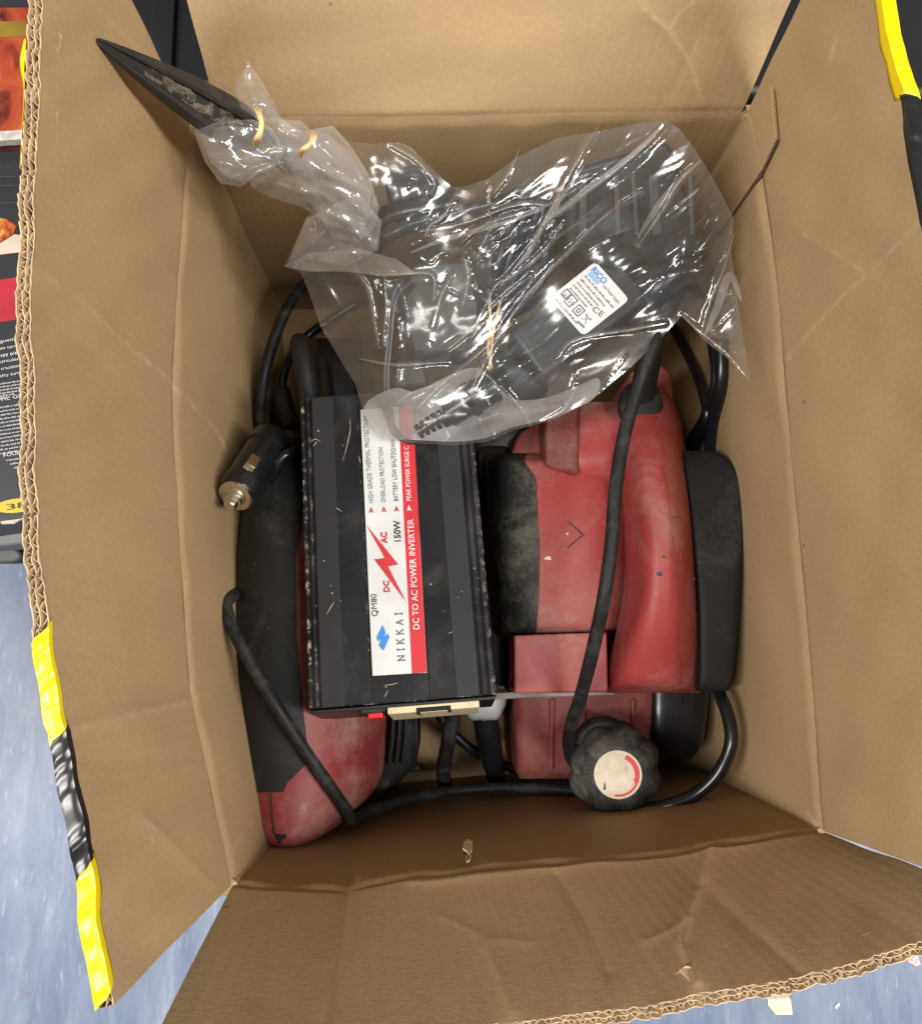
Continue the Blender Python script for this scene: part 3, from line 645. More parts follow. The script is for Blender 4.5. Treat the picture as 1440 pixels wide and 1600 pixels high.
tool_surface('grip', MBLK, lambda y: 0, lambda y: np.interp(y, ys, bt), .0016, 1238, 240, 26)
# seam and slot on the nose
ptube('seam_line', [(423, 1240, .1838), (425, 1275, .1852), (429, 1304, .1862)], 0.0004, MDARK, lt, n=6)
prism('nose_slot', [U(x, y, z) for x, y, z in [(429, 1305, .1872), (446, 1304, .1872), (450, 1316, .185), (434, 1319, .185)]], 0.004, MBLK, lt, 0.0005)
prism('vent_lip', [U(x, y, z) for x, y, z in [(497, 1112, .1745), (556, 1112, .152), (558, 1122, .151), (502, 1141, .1735)]], 0.010, MRED2, lt, 0.001)
ridge('head', [(528, 478, 562, .095, .125, .5), (560, 482, 575, .095, .14, .5), (620, 486, 590, .095, .142, .5), (690, 480, 590, .095, .14, .5)], MCORDG, ZB + .002, lt, 20, 16, 3.2)
ptube('handle_stem', [(467, 532, .150), (470, 545, .156), (480, 600, .155), (490, 680, .14)], [.0048, .0060, .0064, .0068], MBLK, lt, n=18)
ptube('stem_band', [(440, 610, .11), (446, 640, .115), (456, 668, .12)], .0055, MBLK, lt)
ptube('cord', [(372, 925, .165), (357, 937, .186), (354, 952, .193), (368, 992, .197), (402, 1055, .1985), (440, 1117, .1985), (482, 1182, .190), (520, 1236, .180), (543, 1270, .170), (550, 1283, .159), (585, 1266, .140), (640, 1249, .122), (700, 1237, .104), (780, 1231, .098), (850, 1232, .102), (905, 1236, .108)], .0032, MCORD, lt, seg=150, n=14)
ridge('dust_spout', [(1095, 598, 652, .085, .11, .5), (1140, 600, 652, .085, .11, .5), (1190, 590, 650, .085, .105, .5), (1225, 572, 622, .088, .102, .5), (1262, 555, 585, .10, .11, .5)], MBLK, ZB + .002, lt, 24, 14, 2.6)
for x in (614, 624, 634): ptube('spout_rib', [(x, 1108, .1125), (x - 1, 1150, .112), (x - 6, 1192, .107)], .0011, MBLK, lt, n=6)
ptube('spout_clip', [(646, 1120, .10), (648, 1170, .095), (644, 1198, .085), (654, 1200, .083)], .0022, MBLK, lt, n=8)

# ------------------------------------------------------------------ planer
pl = thing('electric_planer', 'dusty red electric planer with black side housings and a round depth knob', 'planer', U(950, 950, ZB))
U0 = U
def U(px, py, z): return U0(px, py, z + PLIFT)
PLIFT = .048; ZB_ = ZB; ZB = ZB - PLIFT
ridge('base_body', [(655, 842, 1036, .07, .086, .5), (700, 800, 1060, .075, .088, .5), (850, 795, 1095, .075, .088, .5), (1000, 795, 1098, .075, .088, .5), (1082, 800, 1095, .075, .088, .5)], MRED, ZB + .002, pl, 20, 12, 7)
HROWS = [(708, 790, 960, .06, .098, .5), (716, 772, 980, .06, .108, .5), (730, 762, 992, .06, .116, .5), (800, 760, 996, .06, .1195, .5), (900, 764, 994, .06, .1195, .5), (965, 768, 986, .06, .117, .5), (985, 770, 980, .06, .112, .5), (996, 776, 970, .06, .10, .5)]
ridge('motor_housing', HROWS, MRED, .05, pl, 40, 40, 3.2)
ridge('drum_cap', HROWS, MBLKD, .05, pl, 60, 22, 3.2, t0=None, t1=([708, 745, 800, 850, 920, 985, 996], [.36, .440, .446, .450, .446, .438, .43]), lift=.0012, caps=True)
ridge('tail_body', [(628, 862, 1010, .08, .110, .55), (645, 850, 1012, .08, .116, .55), (690, 846, 1012, .08, .119, .55), (735, 846, 1010, .08, .1175, .55), (800, 850, 1000, .08, .1, .55)], MRED, .07, pl, 18, 14, 2.6)
prism('dust_block', [U(x, y, z) for x, y, z in [(851, 640, .1185), (905, 632, .1195), (904, 742, .1203), (897, 742, .1200), (852, 728, .1190)]], .045, MRED2, pl, .0022)
prism('dust_block', [U(x, y, .082) for x, y in [(824, 660), (853, 660), (853, 722), (838, 716), (824, 704)]], .03, MRED2, pl, .002)
prism('tail_corner', [U(x, y, .108) for x, y in [(985, 578), (1030, 566), (1052, 580), (1054, 660), (985, 660)]], .08, MRED, pl, .003)
ridge('gap_block', [(688, 742, 806, .05, .066, .5), (720, 738, 806, .05, .072, .5), (850, 742, 806, .05, .074, .5), (1000, 748, 806, .05, .072, .5), (1078, 752, 806, .05, .07, .5)], MCORDG, ZB + .004, pl, 20, 12, 4)  # black ridges filling the gaps between planer and inverter
ridge('gap_block', [(622, 720, 862, .05, .066, .5), (660, 720, 862, .05, .07, .5), (712, 720, 862, .05, .068, .5)], MCORDG, ZB + .004, pl, 14, 12, 5)
ridge('shade_block', [(1070, 1016, 1108, .066, .076, .5), (1120, 1016, 1104, .066, .076, .5), (1165, 1012, 1096, .062, .072, .5), (1186, 1006, 1080, .056, .062, .5)], MCORDG, ZB + .004, pl, 16, 12, 4)  # black block added to stand in for the shadow beside the shoe
ptube('cap_rim', [(764, 745, .070), (768, 790, .076), (770, 860, .078), (770, 930, .076), (772, 985, .070)], .0012, MBLK, pl, n=8)
ridge('motor_cap', [(704, 1062, 1112, .118, .124, .5), (718, 1064, 1138, .120, .130, .5), (755, 1072, 1157, .128, .134, .45), (850, 1084, 1160, .131, .137, .42), (950, 1090, 1155, .126, .135, .42), (1040, 1091, 1147, .117, .129, .42), (1072, 1090, 1142, .115, .126, .42), (1080, 1090, 1138, .113, .121, .42)], MBLK, ZB + .004, pl, 34, 20, 5)
ridge('handle', [(606, 992, 1040, .10, .112, .5), (622, 975, 1050, .09, .128, .5), (660, 962, 1064, .086, .142, .5), (720, 962, 1074, .085, .154, .52), (800, 972, 1086, .085, .158, .54), (900, 974, 1094, .085, .157, .54), (980, 962, 1099, .085, .151, .54), (1040, 945, 1099, .085, .141, .55), (1070, 943, 1097, .085, .133, .55), (1083, 946, 1093, .085, .112, .55)], MRED, .07, pl, 44, 30, 2.5)
ptube('seam_line', [(1026, 650, .1425), (1036, 720, .1545), (1046, 800, .1588), (1054, 900, .1578), (1058, 980, .1515), (1062, 1070, .1335)], .00022, MRED2, pl, n=6)
# chip chute with an open end
zt = .121
def cc(x, y, z=zt): return U(x, y, z)
prism('chip_chute', [cc(803, 993), cc(948, 988), cc(950, 1082), cc(803, 1084)], .0025, MRED, pl, .0012)
g = [cc(803, 993), cc(948, 988), cc(950, 1082), cc(803, 1084)]
for a, b in ((g[0], g[1]), (g[2], g[3])):
    inn = np.array([0, -0.0025 if a is g[0] else 0.0025, 0]); z0 = np.array([0, 0, -.0026])
    prism('chute_side', [a + z0, b + z0, b + z0 + inn, a + z0 + inn], .036, MRED, pl, .0004)
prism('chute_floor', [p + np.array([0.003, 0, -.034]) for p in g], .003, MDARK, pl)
prism('chute_rim', [p + np.array([0, 0, -.031]) for p in (g[0], g[0] + np.array([.003, 0, 0]), g[3] + np.array([.003, 0, 0]), g[3])], .006, MRED, pl, .0004)
prism('chute_baffle', [p + np.array([0.012, 0, -.0028]) for p in (g[0], g[0] + np.array([.003, 0, 0]), g[3] + np.array([.003, 0, 0]), g[3])], .031, MRED2, pl)
# front shoe, sole, knob
ridge('sole_shoe', [(1078, 800, 1034, .055, .074, .5), (1100, 801, 1032, .055, .074, .5), (1150, 803, 1024, .055, .072, .5), (1200, 806, 1014, .05, .068, .5), (1217, 812, 1004, .045, .06, .5)], MRED2, ZB + .002, pl, 22, 22, 6)
for x, wd in ((858, 10), (905, 12), (985, 9)): prism('shoe_rib', [U(x, 1092, .0762), U(x + wd, 1092, .0762), U(x + wd - 2, 1205, .070), U(x - 1, 1205, .070)], .012, MRED2, pl, .0015)
prism('sole_plate', [U(x, y, .034) for x, y in [(806, 1150), (1000, 1150), (1000, 1215), (862, 1229), (842, 1231), (806, 1208)]], .009, MSOLE, pl, .001)
prism('blade_guard', [U(x, y, z) for x, y, z in [(722, 1087, .088), (830, 1080, .090), (960, 1078, .090), (960, 1086, .088), (830, 1090, .088), (730, 1096, .086)]], .003, MSOLE, pl, .0005)
lathe('boot_collar', U(1000, 640, .118), U(1000, 626, .136), [(0, .0122), (.004, .0124), (.012, .0120), (.018, .0114), (.020, .009)], MBLK, pl)
ptube('cord_boot', [(1001, 628, .128), (1006, 600, .142), (1014, 560, .160), (1022, 515, .172), (1026, 480, .176)], [.0080, .0068, .0062, .0058, .0055], MBLK, pl, n=18)
ptube('cord', [(1075, 440, .175), (1045, 480, .182), (1022, 535, .186), (997, 605, .182), (975, 680, .181), (962, 760, .182), (955, 850, .183), (943, 935, .181), (926, 1015, .166), (908, 1085, .147), (893, 1130, .128), (888, 1160, .11), (895, 1190, .095), (918, 1206, .085)], .0034, MCORD, pl, seg=130, n=16)
kA, kB = U(950, 1188, .075), U(966, 1212, .118); kT = (kB - kA) / np.linalg.norm(kB - kA)
lathe('knob', kA, kB, [(0, .010), (.006, .0165), (.010, .0215), (.017, .0245), (.026, .0248), (.033, .0232), (.038, .0195), (.040, .0150), (.0405, .013)], dusty('scuffed_knob_rubber', (0.016, 0.016, 0.016), (0.20, 0.18, 0.15), 0.62, 0.5, 60, spec=0.25), pl, 96, 8, 0.125)
kn = bpy.data.objects['knob']
def disc(name, c, T, r, mat, parent, n=40, off=0.0, a0=0.0, a1=6.2832, ri=0.0):
    T = T / np.linalg.norm(T); X = np.cross([0, 1, 0], T); X /= np.linalg.norm(X); Y = np.cross(T, X); c = c + T * off
    a = np.linspace(a0, a1, n); P = [c + r * (X * math.cos(q) + Y * math.sin(q)) for q in a]
    if ri: P += [c + ri * (X * math.cos(q) + Y * math.sin(q)) for q in a[::-1]]
    return prism(name, P if ri else P[:-1], .0004, mat, parent, axis=-T)
kc = kA + kT * .0405
disc('dial_sticker', kc, kT, .0126, dusty('worn_cream_sticker', (0.66, 0.58, 0.45), (0.34, 0.28, 0.21), 0.62, 0.5, 130, specks=False), kn, 48, .0006)
disc('dial_arc', kc, kT, .0113, MPRED, kn, 24, .0009, -0.35, 1.15, .0088)
disc('dial_arc', kc, kT, .0113, MPRED, kn, 24, .0009, -1.75, -0.45, .0102)
X = np.cross([0, 1, 0], kT); X /= np.linalg.norm(X); Yk = np.cross(kT, X); c0 = kc + kT * .001
prism('dial_arrow', [c0 + X * a + Yk * b for a, b in ((.0112, -.0042), (.0076, -.0022), (.0088, -.0042), (.0070, -.0050))], .0003, MPRED, kn, axis=-kT)
prism('dial_hole', [c0 + X * a + Yk * b for a, b in ((-.0078, -.0078), (-.0066, -.0076), (-.0068, -.0052), (-.0072, -.0038))], .0003, MPBLK, kn, axis=-kT)
prism('knob_scratch', [kA + kT * .0372 + X * a + Yk * b for a, b in ((-.0105, .0185), (-.0100, .0186), (-.0062, .0150), (-.0067, .0149))], .001, MPGRY, kn, axis=-kT)
# arrow mark and chips on the housing
for pts in ([(888, 815), (911, 836)], [(911, 836), (886, 856)]): ptube('arrow_mark', [(x, y, .1199) for x, y in pts], .00035, MPBLK, pl, n=5)
for (x, y, a, b, z) in ((858, 872, 8, 3, .1197), (854, 856, 4, 10, .1196), (886, 834, 2, 2, .1199)):
    prism('paint_chip', [U(x + a * math.cos(q) * (1 + .3 * math.sin(3 * q)), y + b * math.sin(q), z) for q in np.linspace(0, 6.28, 11, endpoint=False)], .0003, MPALE, pl)
for (x, y, a, z) in ((1030, 897, 4.5, .1582), (1056, 808, 3, .1588), (1037, 870, 2.2, .1588), (1078, 850, 1.6, .15), (1084, 905, 2, .145), (1016, 820, 2, .1545)):
    prism('dark_chip', [U(x + a * math.cos(q) * (1 + .3 * math.sin(2 * q + x)), y + .8 * a * math.sin(q), z) for q in np.linspace(0, 6.28, 9, endpoint=False)], .0006, MPBLK, pl)

U = U0; ZB = ZB_
# ------------------------------------------------------------------ power inverter
iv = thing('power_inverter', 'black metal power inverter with a white and red printed label strip', 'inverter', U(620, 860, .12))
c4 = [U(468, 628, .192), U(733, 600, .192), U(775, 1085, .217), U(482, 1108, .217)]
ctr = sum(c4) / 4; ey = (c4[0] + c4[1] - c4[2] - c4[3]); ey /= np.linalg.norm(ey)
ex = (c4[1] + c4[2] - c4[0] - c4[3]); ex -= ey * (ex @ ey); ex /= np.linalg.norm(ex); en = np.cross(ex, ey)
IW = (np.linalg.norm(c4[1] - c4[0]) + np.linalg.norm(c4[2] - c4[3])) / 2; IL = (np.linalg.norm(c4[0] - c4[3]) + np.linalg.norm(c4[1] - c4[2])) / 2
def I3(u, v, h=0.0): return ctr + ex * (u * IW) + ey * (v * IL) + en * h
def hit_iv(px, py, h=0.0):
    d = ray(px, py); t = np.dot(ctr + en * h - CAM, en) / np.dot(d, en); return CAM + d * t
prof = [(-.5, -.0015), (-.492, -.0002), (-.478, 0), (-.474, -.0016), (-.466, -.0016), (-.462, 0), (-.446, 0), (-.442, -.0018), (-.434, -.0018), (-.430, -.0003), (-.31, .0004), (-.306, .0002), (-.169, -.0010), (-.166, -.0011), (-.163, -.0020), (-.158, -.0020), (.146, -.0020), (.150, -.0012), (.285, .0000), (.29, .0004), (.41, -.0003), (.414, -.0018), (.424, -.0018), (.428, 0), (.452, 0), (.456, -.0018), (.466, -.0018), (.470, 0), (.490, -.0002), (.5, -.0016)]
HT = .046
def side(sx):
    P = []
    for k in range(6):
        h = -.006 - k * .0068; P += [(sx * .5, h), (sx * .5, h - .002), (sx * .487, h - .0024), (sx * .487, h - .0044), (sx * .5, h - .0048)]
    return P
full = prof + side(1) + [(.5, -HT), (-.5, -HT)] + side(-1)[::-1]
def inv_mat():
    m, nt, b = M('black_anodised_case'); co = coords(nt); uv = nd(nt, 'ShaderNodeUVMap'); sx = nd(nt, 'ShaderNodeSeparateXYZ'); nt.links.new(uv.outputs[0], sx.inputs[0])
    c = ramp(nt, noise(nt, co, 24, 5), [(0.3, (0.008, 0.008, 0.009)), (0.75, (0.019, 0.019, 0.021))])
    hz = noise(nt, coords(nt, 'Object', (1, 1, 1), (0, 0, .5)), 18, 8, 0.7, 1.2)
    c = mix(nt, ramp(nt, hz, [(0.5, (0,) * 3), (0.75, (0.22,) * 3)]), c, (0.20, 0.19, 0.18))
    c = mix(nt, math_n(nt, 'MULTIPLY', sx.outputs[1], 0.8), c, (0.034, 0.034, 0.038))
    # worn edges: x of the uv map stores the edge weight
    wn = noise(nt, co, 190, 7, 0.72); lim = math_n(nt, 'MULTIPLY', sx.outputs[0], ramp(nt, wn, [(0.53, (0,) * 3), (0.60, (1,) * 3)]))
    c = mix(nt, lim, c, (0.62, 0.60, 0.56))
    sp = nd(nt, 'ShaderNodeTexVoronoi'); sp.inputs['Scale'].default_value = 210; nt.links.new(co, sp.inputs['Vector'])
    s = math_n(nt, 'MULTIPLY', ramp(nt, sp.outputs['Distance'], [(0.05, (1,) * 3), (0.11, (0,) * 3)]), ramp(nt, noise(nt, co, 55, 3), [(0.56, (0,) * 3), (0.62, (1,) * 3)]))
    c = mix(nt, s, c, (0.60, 0.57, 0.52))
    nt.links.new(c, b.inputs['Base Color']); b.inputs['Roughness'].default_value = 0.34; b.inputs['Specular IOR Level'].default_value = 0.32
    sc = noise(nt, coords(nt, 'Object', (4, 60, 4), (0, 0, .9)), 20, 5); bump(nt, b, sc, 0.05, .0005)
    return m
MINV = inv_mat()
n = len(full); V, uvs = [], []
vs = [-.5, -.497, -.49, -.3, 0, .3, .49, .497, .5]
wedge = {0: .7, 1: .75, 2: .5, 6: .3, 13: .35, 28: .25, 29: .4, 30: .4}
for v in vs:
    for k, (u, h) in enumerate(full): V.append(I3(u, v, h - (.0006 if abs(v) == .5 else 0))); uvs.append((max(wedge.get(k, 0), .5 if abs(v) > .499 and k < len(prof) else 0), 1.0 if k < len(prof) and (-.433 < u < -.308 or .288 < u < .412) else 0.0))
Fc = [(i * n + j, i * n + (j + 1) % n, (i + 1) * n + (j + 1) % n, (i + 1) * n + j) for i in range(len(vs) - 1) for j in range(n)]
case = add('case', V, Fc, MINV, iv, False, uvs)
for v, s_ in ((-.5, -1), (.5, 1)):
    prism('end_plate', [I3(u, v, h) + ey * .0004 * s_ for u, h in ((-.494, -.003), (.494, -.003), (.494, -HT + .001), (-.494, -HT + .001))], .0016, plain('black_end_plate', (0.015, 0.015, 0.016), 0.4), iv, .0004, axis=ey * s_)
HL = -.0014
lab_px = [(575, 655), (643, 648), (667, 1051), (583, 1055)]
red_px = [(626, 650), (643, 648), (667, 1051), (645, 1053)]
lb = prism('label_strip', [hit_iv(x, y, HL) for x, y in [(563, 640), (645, 634), (667, 1051), (582, 1056)]], .0003, MWHITE, iv, axis=-en)
lb['label'] = 'worn white and red printed label strip'
prism('red_stripe', [hit_iv(x, y, HL + .00025) for x, y in [(622, 636), (644.6, 634), (666.8, 1050.5), (643.5, 1052.5)]], .0002, MPRED, lb, axis=-en)
hl = lambda x, y: hit_iv(x, y, HL + .0006)
letter('QM80', hl, (590, 963), (588, 928), 9, MPBLK, lb)
letter('DC', hl, (608.5, 925), (607.5, 907), 9, MPRED, lb, bold=.035)
letter('AC', hl, (605, 849), (604, 831), 9.5, MPRED, lb, bold=.035)
letter('150W', hl, (626, 846), (624.5, 813), 10, MPBLK, lb, bold=.02)
letter('HIGH GRADE THERMAL PROTECTION', hl, (583.5, 786), (574, 650), 7, MPGRY, lb)
letter('OVERLOAD PROTECTION', hl, (602.5, 785), (598, 699), 6.5, MPGRY, lb)
letter('BATTERY LOW SHUTDOWN', hl, (622, 783), (617, 686), 6.8, MPGRY, lb, bold=.008)
letter('PEAK POWER SURGE C', hl, (642, 782), (638, 697), 7, MPWHT, lb)
letter('DC TO AC POWER INVERTER', hl, (655, 983), (645.5, 811), 9.5, MPWHT, lb, bold=.003)
def poly_l(name, pts, mat): return prism(name, [hl(x, y) for x, y in pts], .0001, mat, lb, axis=-en)
poly_l('lightning_bolt', [(573, 821), (595, 860), (601, 872), (585, 874), (634, 940), (606, 885), (622, 882), (605, 861)], MPRED)
z4 = lambda pts: [(560 + a / 7.27, 860 + b / 7.27) for a, b in pts]
poly_l('logo', z4([(275, 848), (306, 930), (288, 1010), (330, 946), (350, 985), (283, 1138), (236, 1085), (268, 985), (228, 1037), (208, 995)]), MPBLUE)
for x, y, m_ in ((580, 797, MPRED), (600, 796, MPRED), (619.5, 795, MPRED), (639, 794, MPWHT)):
    poly_l('arrow', [(x - .5, y - 5), (x + 4, y + 4.5), (x, y + 2), (x - 3.5, y + 5)], m_)
def slab(word):
    """slab-serif capitals as thin strokes"""
    G = {'N': [((0, 0), (0, 1)), ((0, 1), (.62, 0)), ((.62, 0), (.62, 1)), ((-.12, 1), (.06, 1)), ((-.12, 0), (.14, 0)), ((.48, 1), (.74, 1))],
         'I': [((.2, 0), (.2, 1)), ((.02, 0), (.38, 0)), ((.02, 1), (.38, 1))],
         'K': [((0, 0), (0, 1)), ((0, .42), (.5, 1)), ((.16, .6), (.56, 0)), ((-.12, 0), (.14, 0)), ((-.12, 1), (.14, 1)), ((.36, 1), (.62, 1)), ((.42, 0), (.68, 0))],
         'A': [((0, 0), (.3, 1)), ((.3, 1), (.6, 0)), ((.12, .35), (.48, .35)), ((-.12, 0), (.14, 0)), ((.46, 0), (.72, 0))]}
    V, Fc, x = [], [], 0
    for ch in word:
        for (a, b), (c, d) in G[ch]:
            p, q = np.array([x + a, b]), np.array([x + c, d]); t = (q - p) / np.linalg.norm(q - p); nrm = np.array([-t[1], t[0]]) * .075; k = len(V)
            for r_ in (p - nrm, q - nrm, q + nrm, p + nrm): V.append((*r_, 0))
            Fc.append((k, k + 1, k + 2, k + 3))
        x += 1.32 if ch != 'I' else 1.05
    return np.array(V, float), Fc
letter('', hl, (632.5, 1033), (628, 957), 11, MPGRY, lb, data=slab('NIKKAI'))
# scratches on the case
for pts in ([(546, 652), (547, 672), (541, 700), (535, 720)], [(485, 690), (493, 686), (500, 690)], [(489, 697), (495, 690)], [(598, 1071), (610, 1070), (622, 1067)], [(606, 1079), (600, 1090)], [(560, 712), (563, 724)], [(520, 790), (535, 800)], [(510, 960), (522, 940)], [(700, 990), (712, 985)]):
    tube('scratch', [hit_iv(x, y, .0002 if x < 575 or x > 668 else -.0018) for x, y in pts], [.00005, .00015, .00005], MPALE, iv, n=5, seg=16)
# socket flange, earth slot and rocker on the end
def EF3(u, h, out): return I3(u, -.5, h) - ey * out
for nm, (u0, u1, h0, h1, o0, o1), m_ in (('socket_flange', (-.085, .405, -.002, -.040, .002, .0052), MCREAM), ('socket_block', (.085, .235, -.0022, -.030, .0030, .0056), MCREAM),
                                        ('socket_slot', (.065, .255, -.0019, -.018, .0030, .0054), MDARK), ('rocker_switch', (-.20, -.12, -.012, -.028, .002, .0056), MREDSW), ('rocker_bezel', (-.23, -.09, -.006, -.032, .0015, .0035), MDKGRY)):
    prism(nm, [EF3(u, h, o0) for u, h in ((u0, h0), (u1, h0), (u1, h1), (u0, h1))], o1 - o0, m_, iv, .0005, axis=-ey)

# ------------------------------------------------------------------ lighter plug
cp = thing('cigarette_lighter_plug', 'black car lighter plug with a silver tip lying on the left tool', 'plug', U(400, 740, .13))
A, B = U(416, 700, .172), U(369, 774, .196); T = (B - A) / np.linalg.norm(B - A); LP = np.linalg.norm(B - A)
lathe('plug_body', A, B, [(-.010, .0088), (-.007, .0110), (.002, .0116), (.0024, .0105), (LP - .010, .0101), (LP - .0098, .0106), (LP - .003, .0104), (LP - .001, .0096)], MCORDG, cp, 40)
lathe('tip_ring', A, B, [(LP - .004, .0090), (LP + .0012, .0090), (LP + .0016, .0083), (LP + .0016, .0062)], MMETAL, cp, 40)
lathe('contact_pin', A, B, [(LP, .0057), (LP + .0026, .0055), (LP + .0028, .0048), (LP + .0052, .0046), (LP + .0054, .0036), (LP + .008, .0034), (LP + .0088, .0028)], MMETAL, cp, 32)
vw = CAM - (A + B) / 2; vw -= T * (vw @ T); vw /= np.linalg.norm(vw); sd = np.cross(T, vw)
pc = A + T * LP * .60 + vw * .0103 + sd * 0.002
for a, b, m_ in ((-.006, .0025, plain('bronze_spring', (0.36, 0.24, 0.13), 0.3, 1.0)), (.0025, .006, MMETAL)):
    prism('spring_contact', [pc + T * q + sd * w_ for q, w_ in ((a, -.0028), (b, -.0028), (b, .0028), (a, .0028))], .002, m_, cp, .0004, axis=-vw)
ptube('cord', [(420, 698, .172), (440, 690, .168), (470, 692, .160), (520, 700, .13)], .0044, MCORDG, cp)
ptube('cord_loop', [(500, 702, .14), (462, 706, .172), (440, 716, .178), (424, 745, .172), (412, 775, .15), (405, 810, .11)], .0032, MCORDG, cp)

# ------------------------------------------------------------------ loose leads
def lead(label, pts, r, mat=MCORDG, group=None, name='power_lead', cat='cable'):
    return tag(ptube(name, pts, r, mat), label, cat, group)
lead('thick black lead rising along the back corner beside the lighter plug', [(560, 440, .09), (500, 432, .105), (468, 452, .118), (440, 500, .125), (418, 565, .125), (407, 630, .118), (408, 690, .105), (420, 730, .08)], .0034, MCORD)
lead('thin black lead bending behind the dark handle stem', [(560, 472, .062), (515, 500, .062), (475, 530, .06), (448, 570, .075), (440, 620, .075), (452, 680, .06)], .003)
lead('short black lead hanging down beneath the cream socket', [(709, 1088, .13), (707, 1120, .125), (700, 1160, .11), (693, 1200, .095), (695, 1228, .086)], .0044, MCORD)
lead('thin black lead slanting towards the planer shoe', [(676, 1090, .085), (694, 1130, .08), (730, 1166, .075), (770, 1190, .07), (812, 1205, .065)], .0031)
lead('glossy black lead looping round the box corner below the planer', [(1085, 1040, .15), (1115, 1072, .155), (1135, 1112, .166), (1142, 1160, .170), (1124, 1205, .166), (1088, 1240, .162), (1045, 1258, .160), (1010, 1264, .155), (985, 1262, .148), (965, 1250, .138)], .0036)
lead('black lead passing behind the depth knob beside the shoe', [(1026, 1075, .10), (1034, 1110, .10), (1035, 1150, .10), (1024, 1195, .10), (1008, 1225, .10)], .0042, MCORD)
lead('black lead arching over the depth knob', [(902, 1190, .142), (904, 1160, .147), (920, 1138, .148), (945, 1131, .148), (968, 1140, .143), (985, 1160, .13)], .0042, MCORD)
lead('upper of two thin black leads against the back corner under the bag', [(1050, 510, .10), (1078, 560, .125), (1098, 610, .148), (1104, 655, .153), (1085, 700, .125)], .0033)
lead('inner thin black lead crossing under the bag corner', [(1112, 530, .168), (1118, 590, .170), (1106, 640, .155), (1084, 680, .125), (1060, 710, .11)], .003)
lead('outer black lead down the wall under the bag corner', [(1126, 530, .182), (1126, 600, .176), (1114, 660, .156), (1108, 720, .142)], .0038)
gp = thing('grey_plug', 'light grey mains plug with black sleeve showing below the inverter corner', 'plug', U(760, 1150, .02))
U0 = U
def U(px, py, z): return U0(px, py, z + .05)
ridge('plug_body', [(1060, 715, 795, .05, .066, .5), (1094, 718, 792, .05, .066, .5), (1110, 722, 786, .05, .066, .5), (1122, 730, 780, .048, .062, .5), (1127, 738, 774, .046, .054, .5)], MGREY, .03, gp, 16, 12, 4)
ptube('sleeve', [(756, 1115, .052), (762, 1150, .046), (768, 1185, .032), (772, 1200, .024)], [.0075, .0075, .007, .0065], MCORDG, gp)
ptube('sleeve_end', [(771, 1196, .026), (776, 1220, .018)], .006, MDKGRY, gp)

U = U0
# ------------------------------------------------------------------ black nozzle poking out of the corner
nz = thing('crevice_nozzle', 'black tapered plastic nozzle caked with grey dirt, poking over the box corner', 'nozzle', U(430, 235, .2))
A, B = U(150, 62, .352), U(432, 236, .262); T = (B - A) / np.linalg.norm(B - A)
vw = CAM - (A + B) / 2; vw -= T * (vw @ T); vw /= np.linalg.norm(vw); sd = np.cross(T, vw); LN = np.linalg.norm(B - A)
def nozzle(name, ts, wd, hg, mat, shape):
    V = []; k = len(shape)
    for t, a, b in zip(ts, wd, hg):
        for p, q in shape: V.append(A + T * LN * t + sd * p * a + vw * (q * b))
    Fc = [(i * k + j, i * k + (j + 1) % k, (i + 1) * k + (j + 1) % k, (i + 1) * k + j) for i in range(len(ts) - 1) for j in range(k)] + [tuple(range(k))[::-1], tuple((len(ts) - 1) * k + j for j in range(k))]
    o = add(name, V, Fc, mat, nz); sharp(o, 50); m = o.modifiers.new('s', 'BEVEL'); m.width = .0007; m.segments = 2; m.limit_method = 'ANGLE'; m.angle_limit = .6; return o
SHP = [(-1, -.1), (-.95, .35), (-.62, .62), (-.42, .55), (-.34, .22), (.30, .22), (.38, .52), (.62, .6), (.95, .35), (1, -.1), (.75, -.75), (-.75, -.75)]
ts = np.array([0, .012, .05, .12, .25, .42, .60, .76]); k = .00027
nozzle('nozzle_tip', ts, np.array([2, 5, 8, 13, 21, 30, 36, 38]) * k, np.array([2, 5, 8, 12, 19, 27, 33, 35]) * k, MNOZ, SHP)
nozzle('nozzle_neck', [.74, .80, .9, 1.0, 1.15], np.array([27, 27, 25, 24, 24]) * k, np.array([26, 26, 25, 24, 24]) * k, MNOZ, [(math.cos(a), math.sin(a)) for a in np.linspace(0, 6.283, 16, endpoint=False)])
V, Fc = [], []; r = np.random.RandomState(4); NU, NV = 90, 13
lowf = np.array([np.interp(np.linspace(0, 1, NV), np.linspace(0, 1, 5), q_) for q_ in np.array([np.interp(np.linspace(0, 1, NU), np.linspace(0, 1, 16), c_) for c_ in r.uniform(-.25, .55, (5, 16))]).T])
for i in range(NU):
    t = .22 + .50 * i / (NU - 1); a = np.interp(t, ts, [2, 5, 8, 13, 21, 30, 36, 38]) * k; hh = np.interp(t, ts, [2, 5, 8, 12, 19, 27, 33, 35]) * k
    for j in range(NV):
        q = -1 + 2 * j / (NV - 1); amp = max(-.06, lowf[i, j] * .5 + .12 * r.rand() - .10)
        V.append(A + T * LN * (t + r.uniform(-.002, .002)) + sd * (q * .40 * a) + vw * (hh * (.20 + amp)))
Fc = [(i * NV + j, i * NV + j + 1, (i + 1) * NV + j + 1, (i + 1) * NV + j) for i in range(NU - 1) for j in range(NV - 1)]
add('caked_dirt', V, Fc, MDIRT, nz, False)

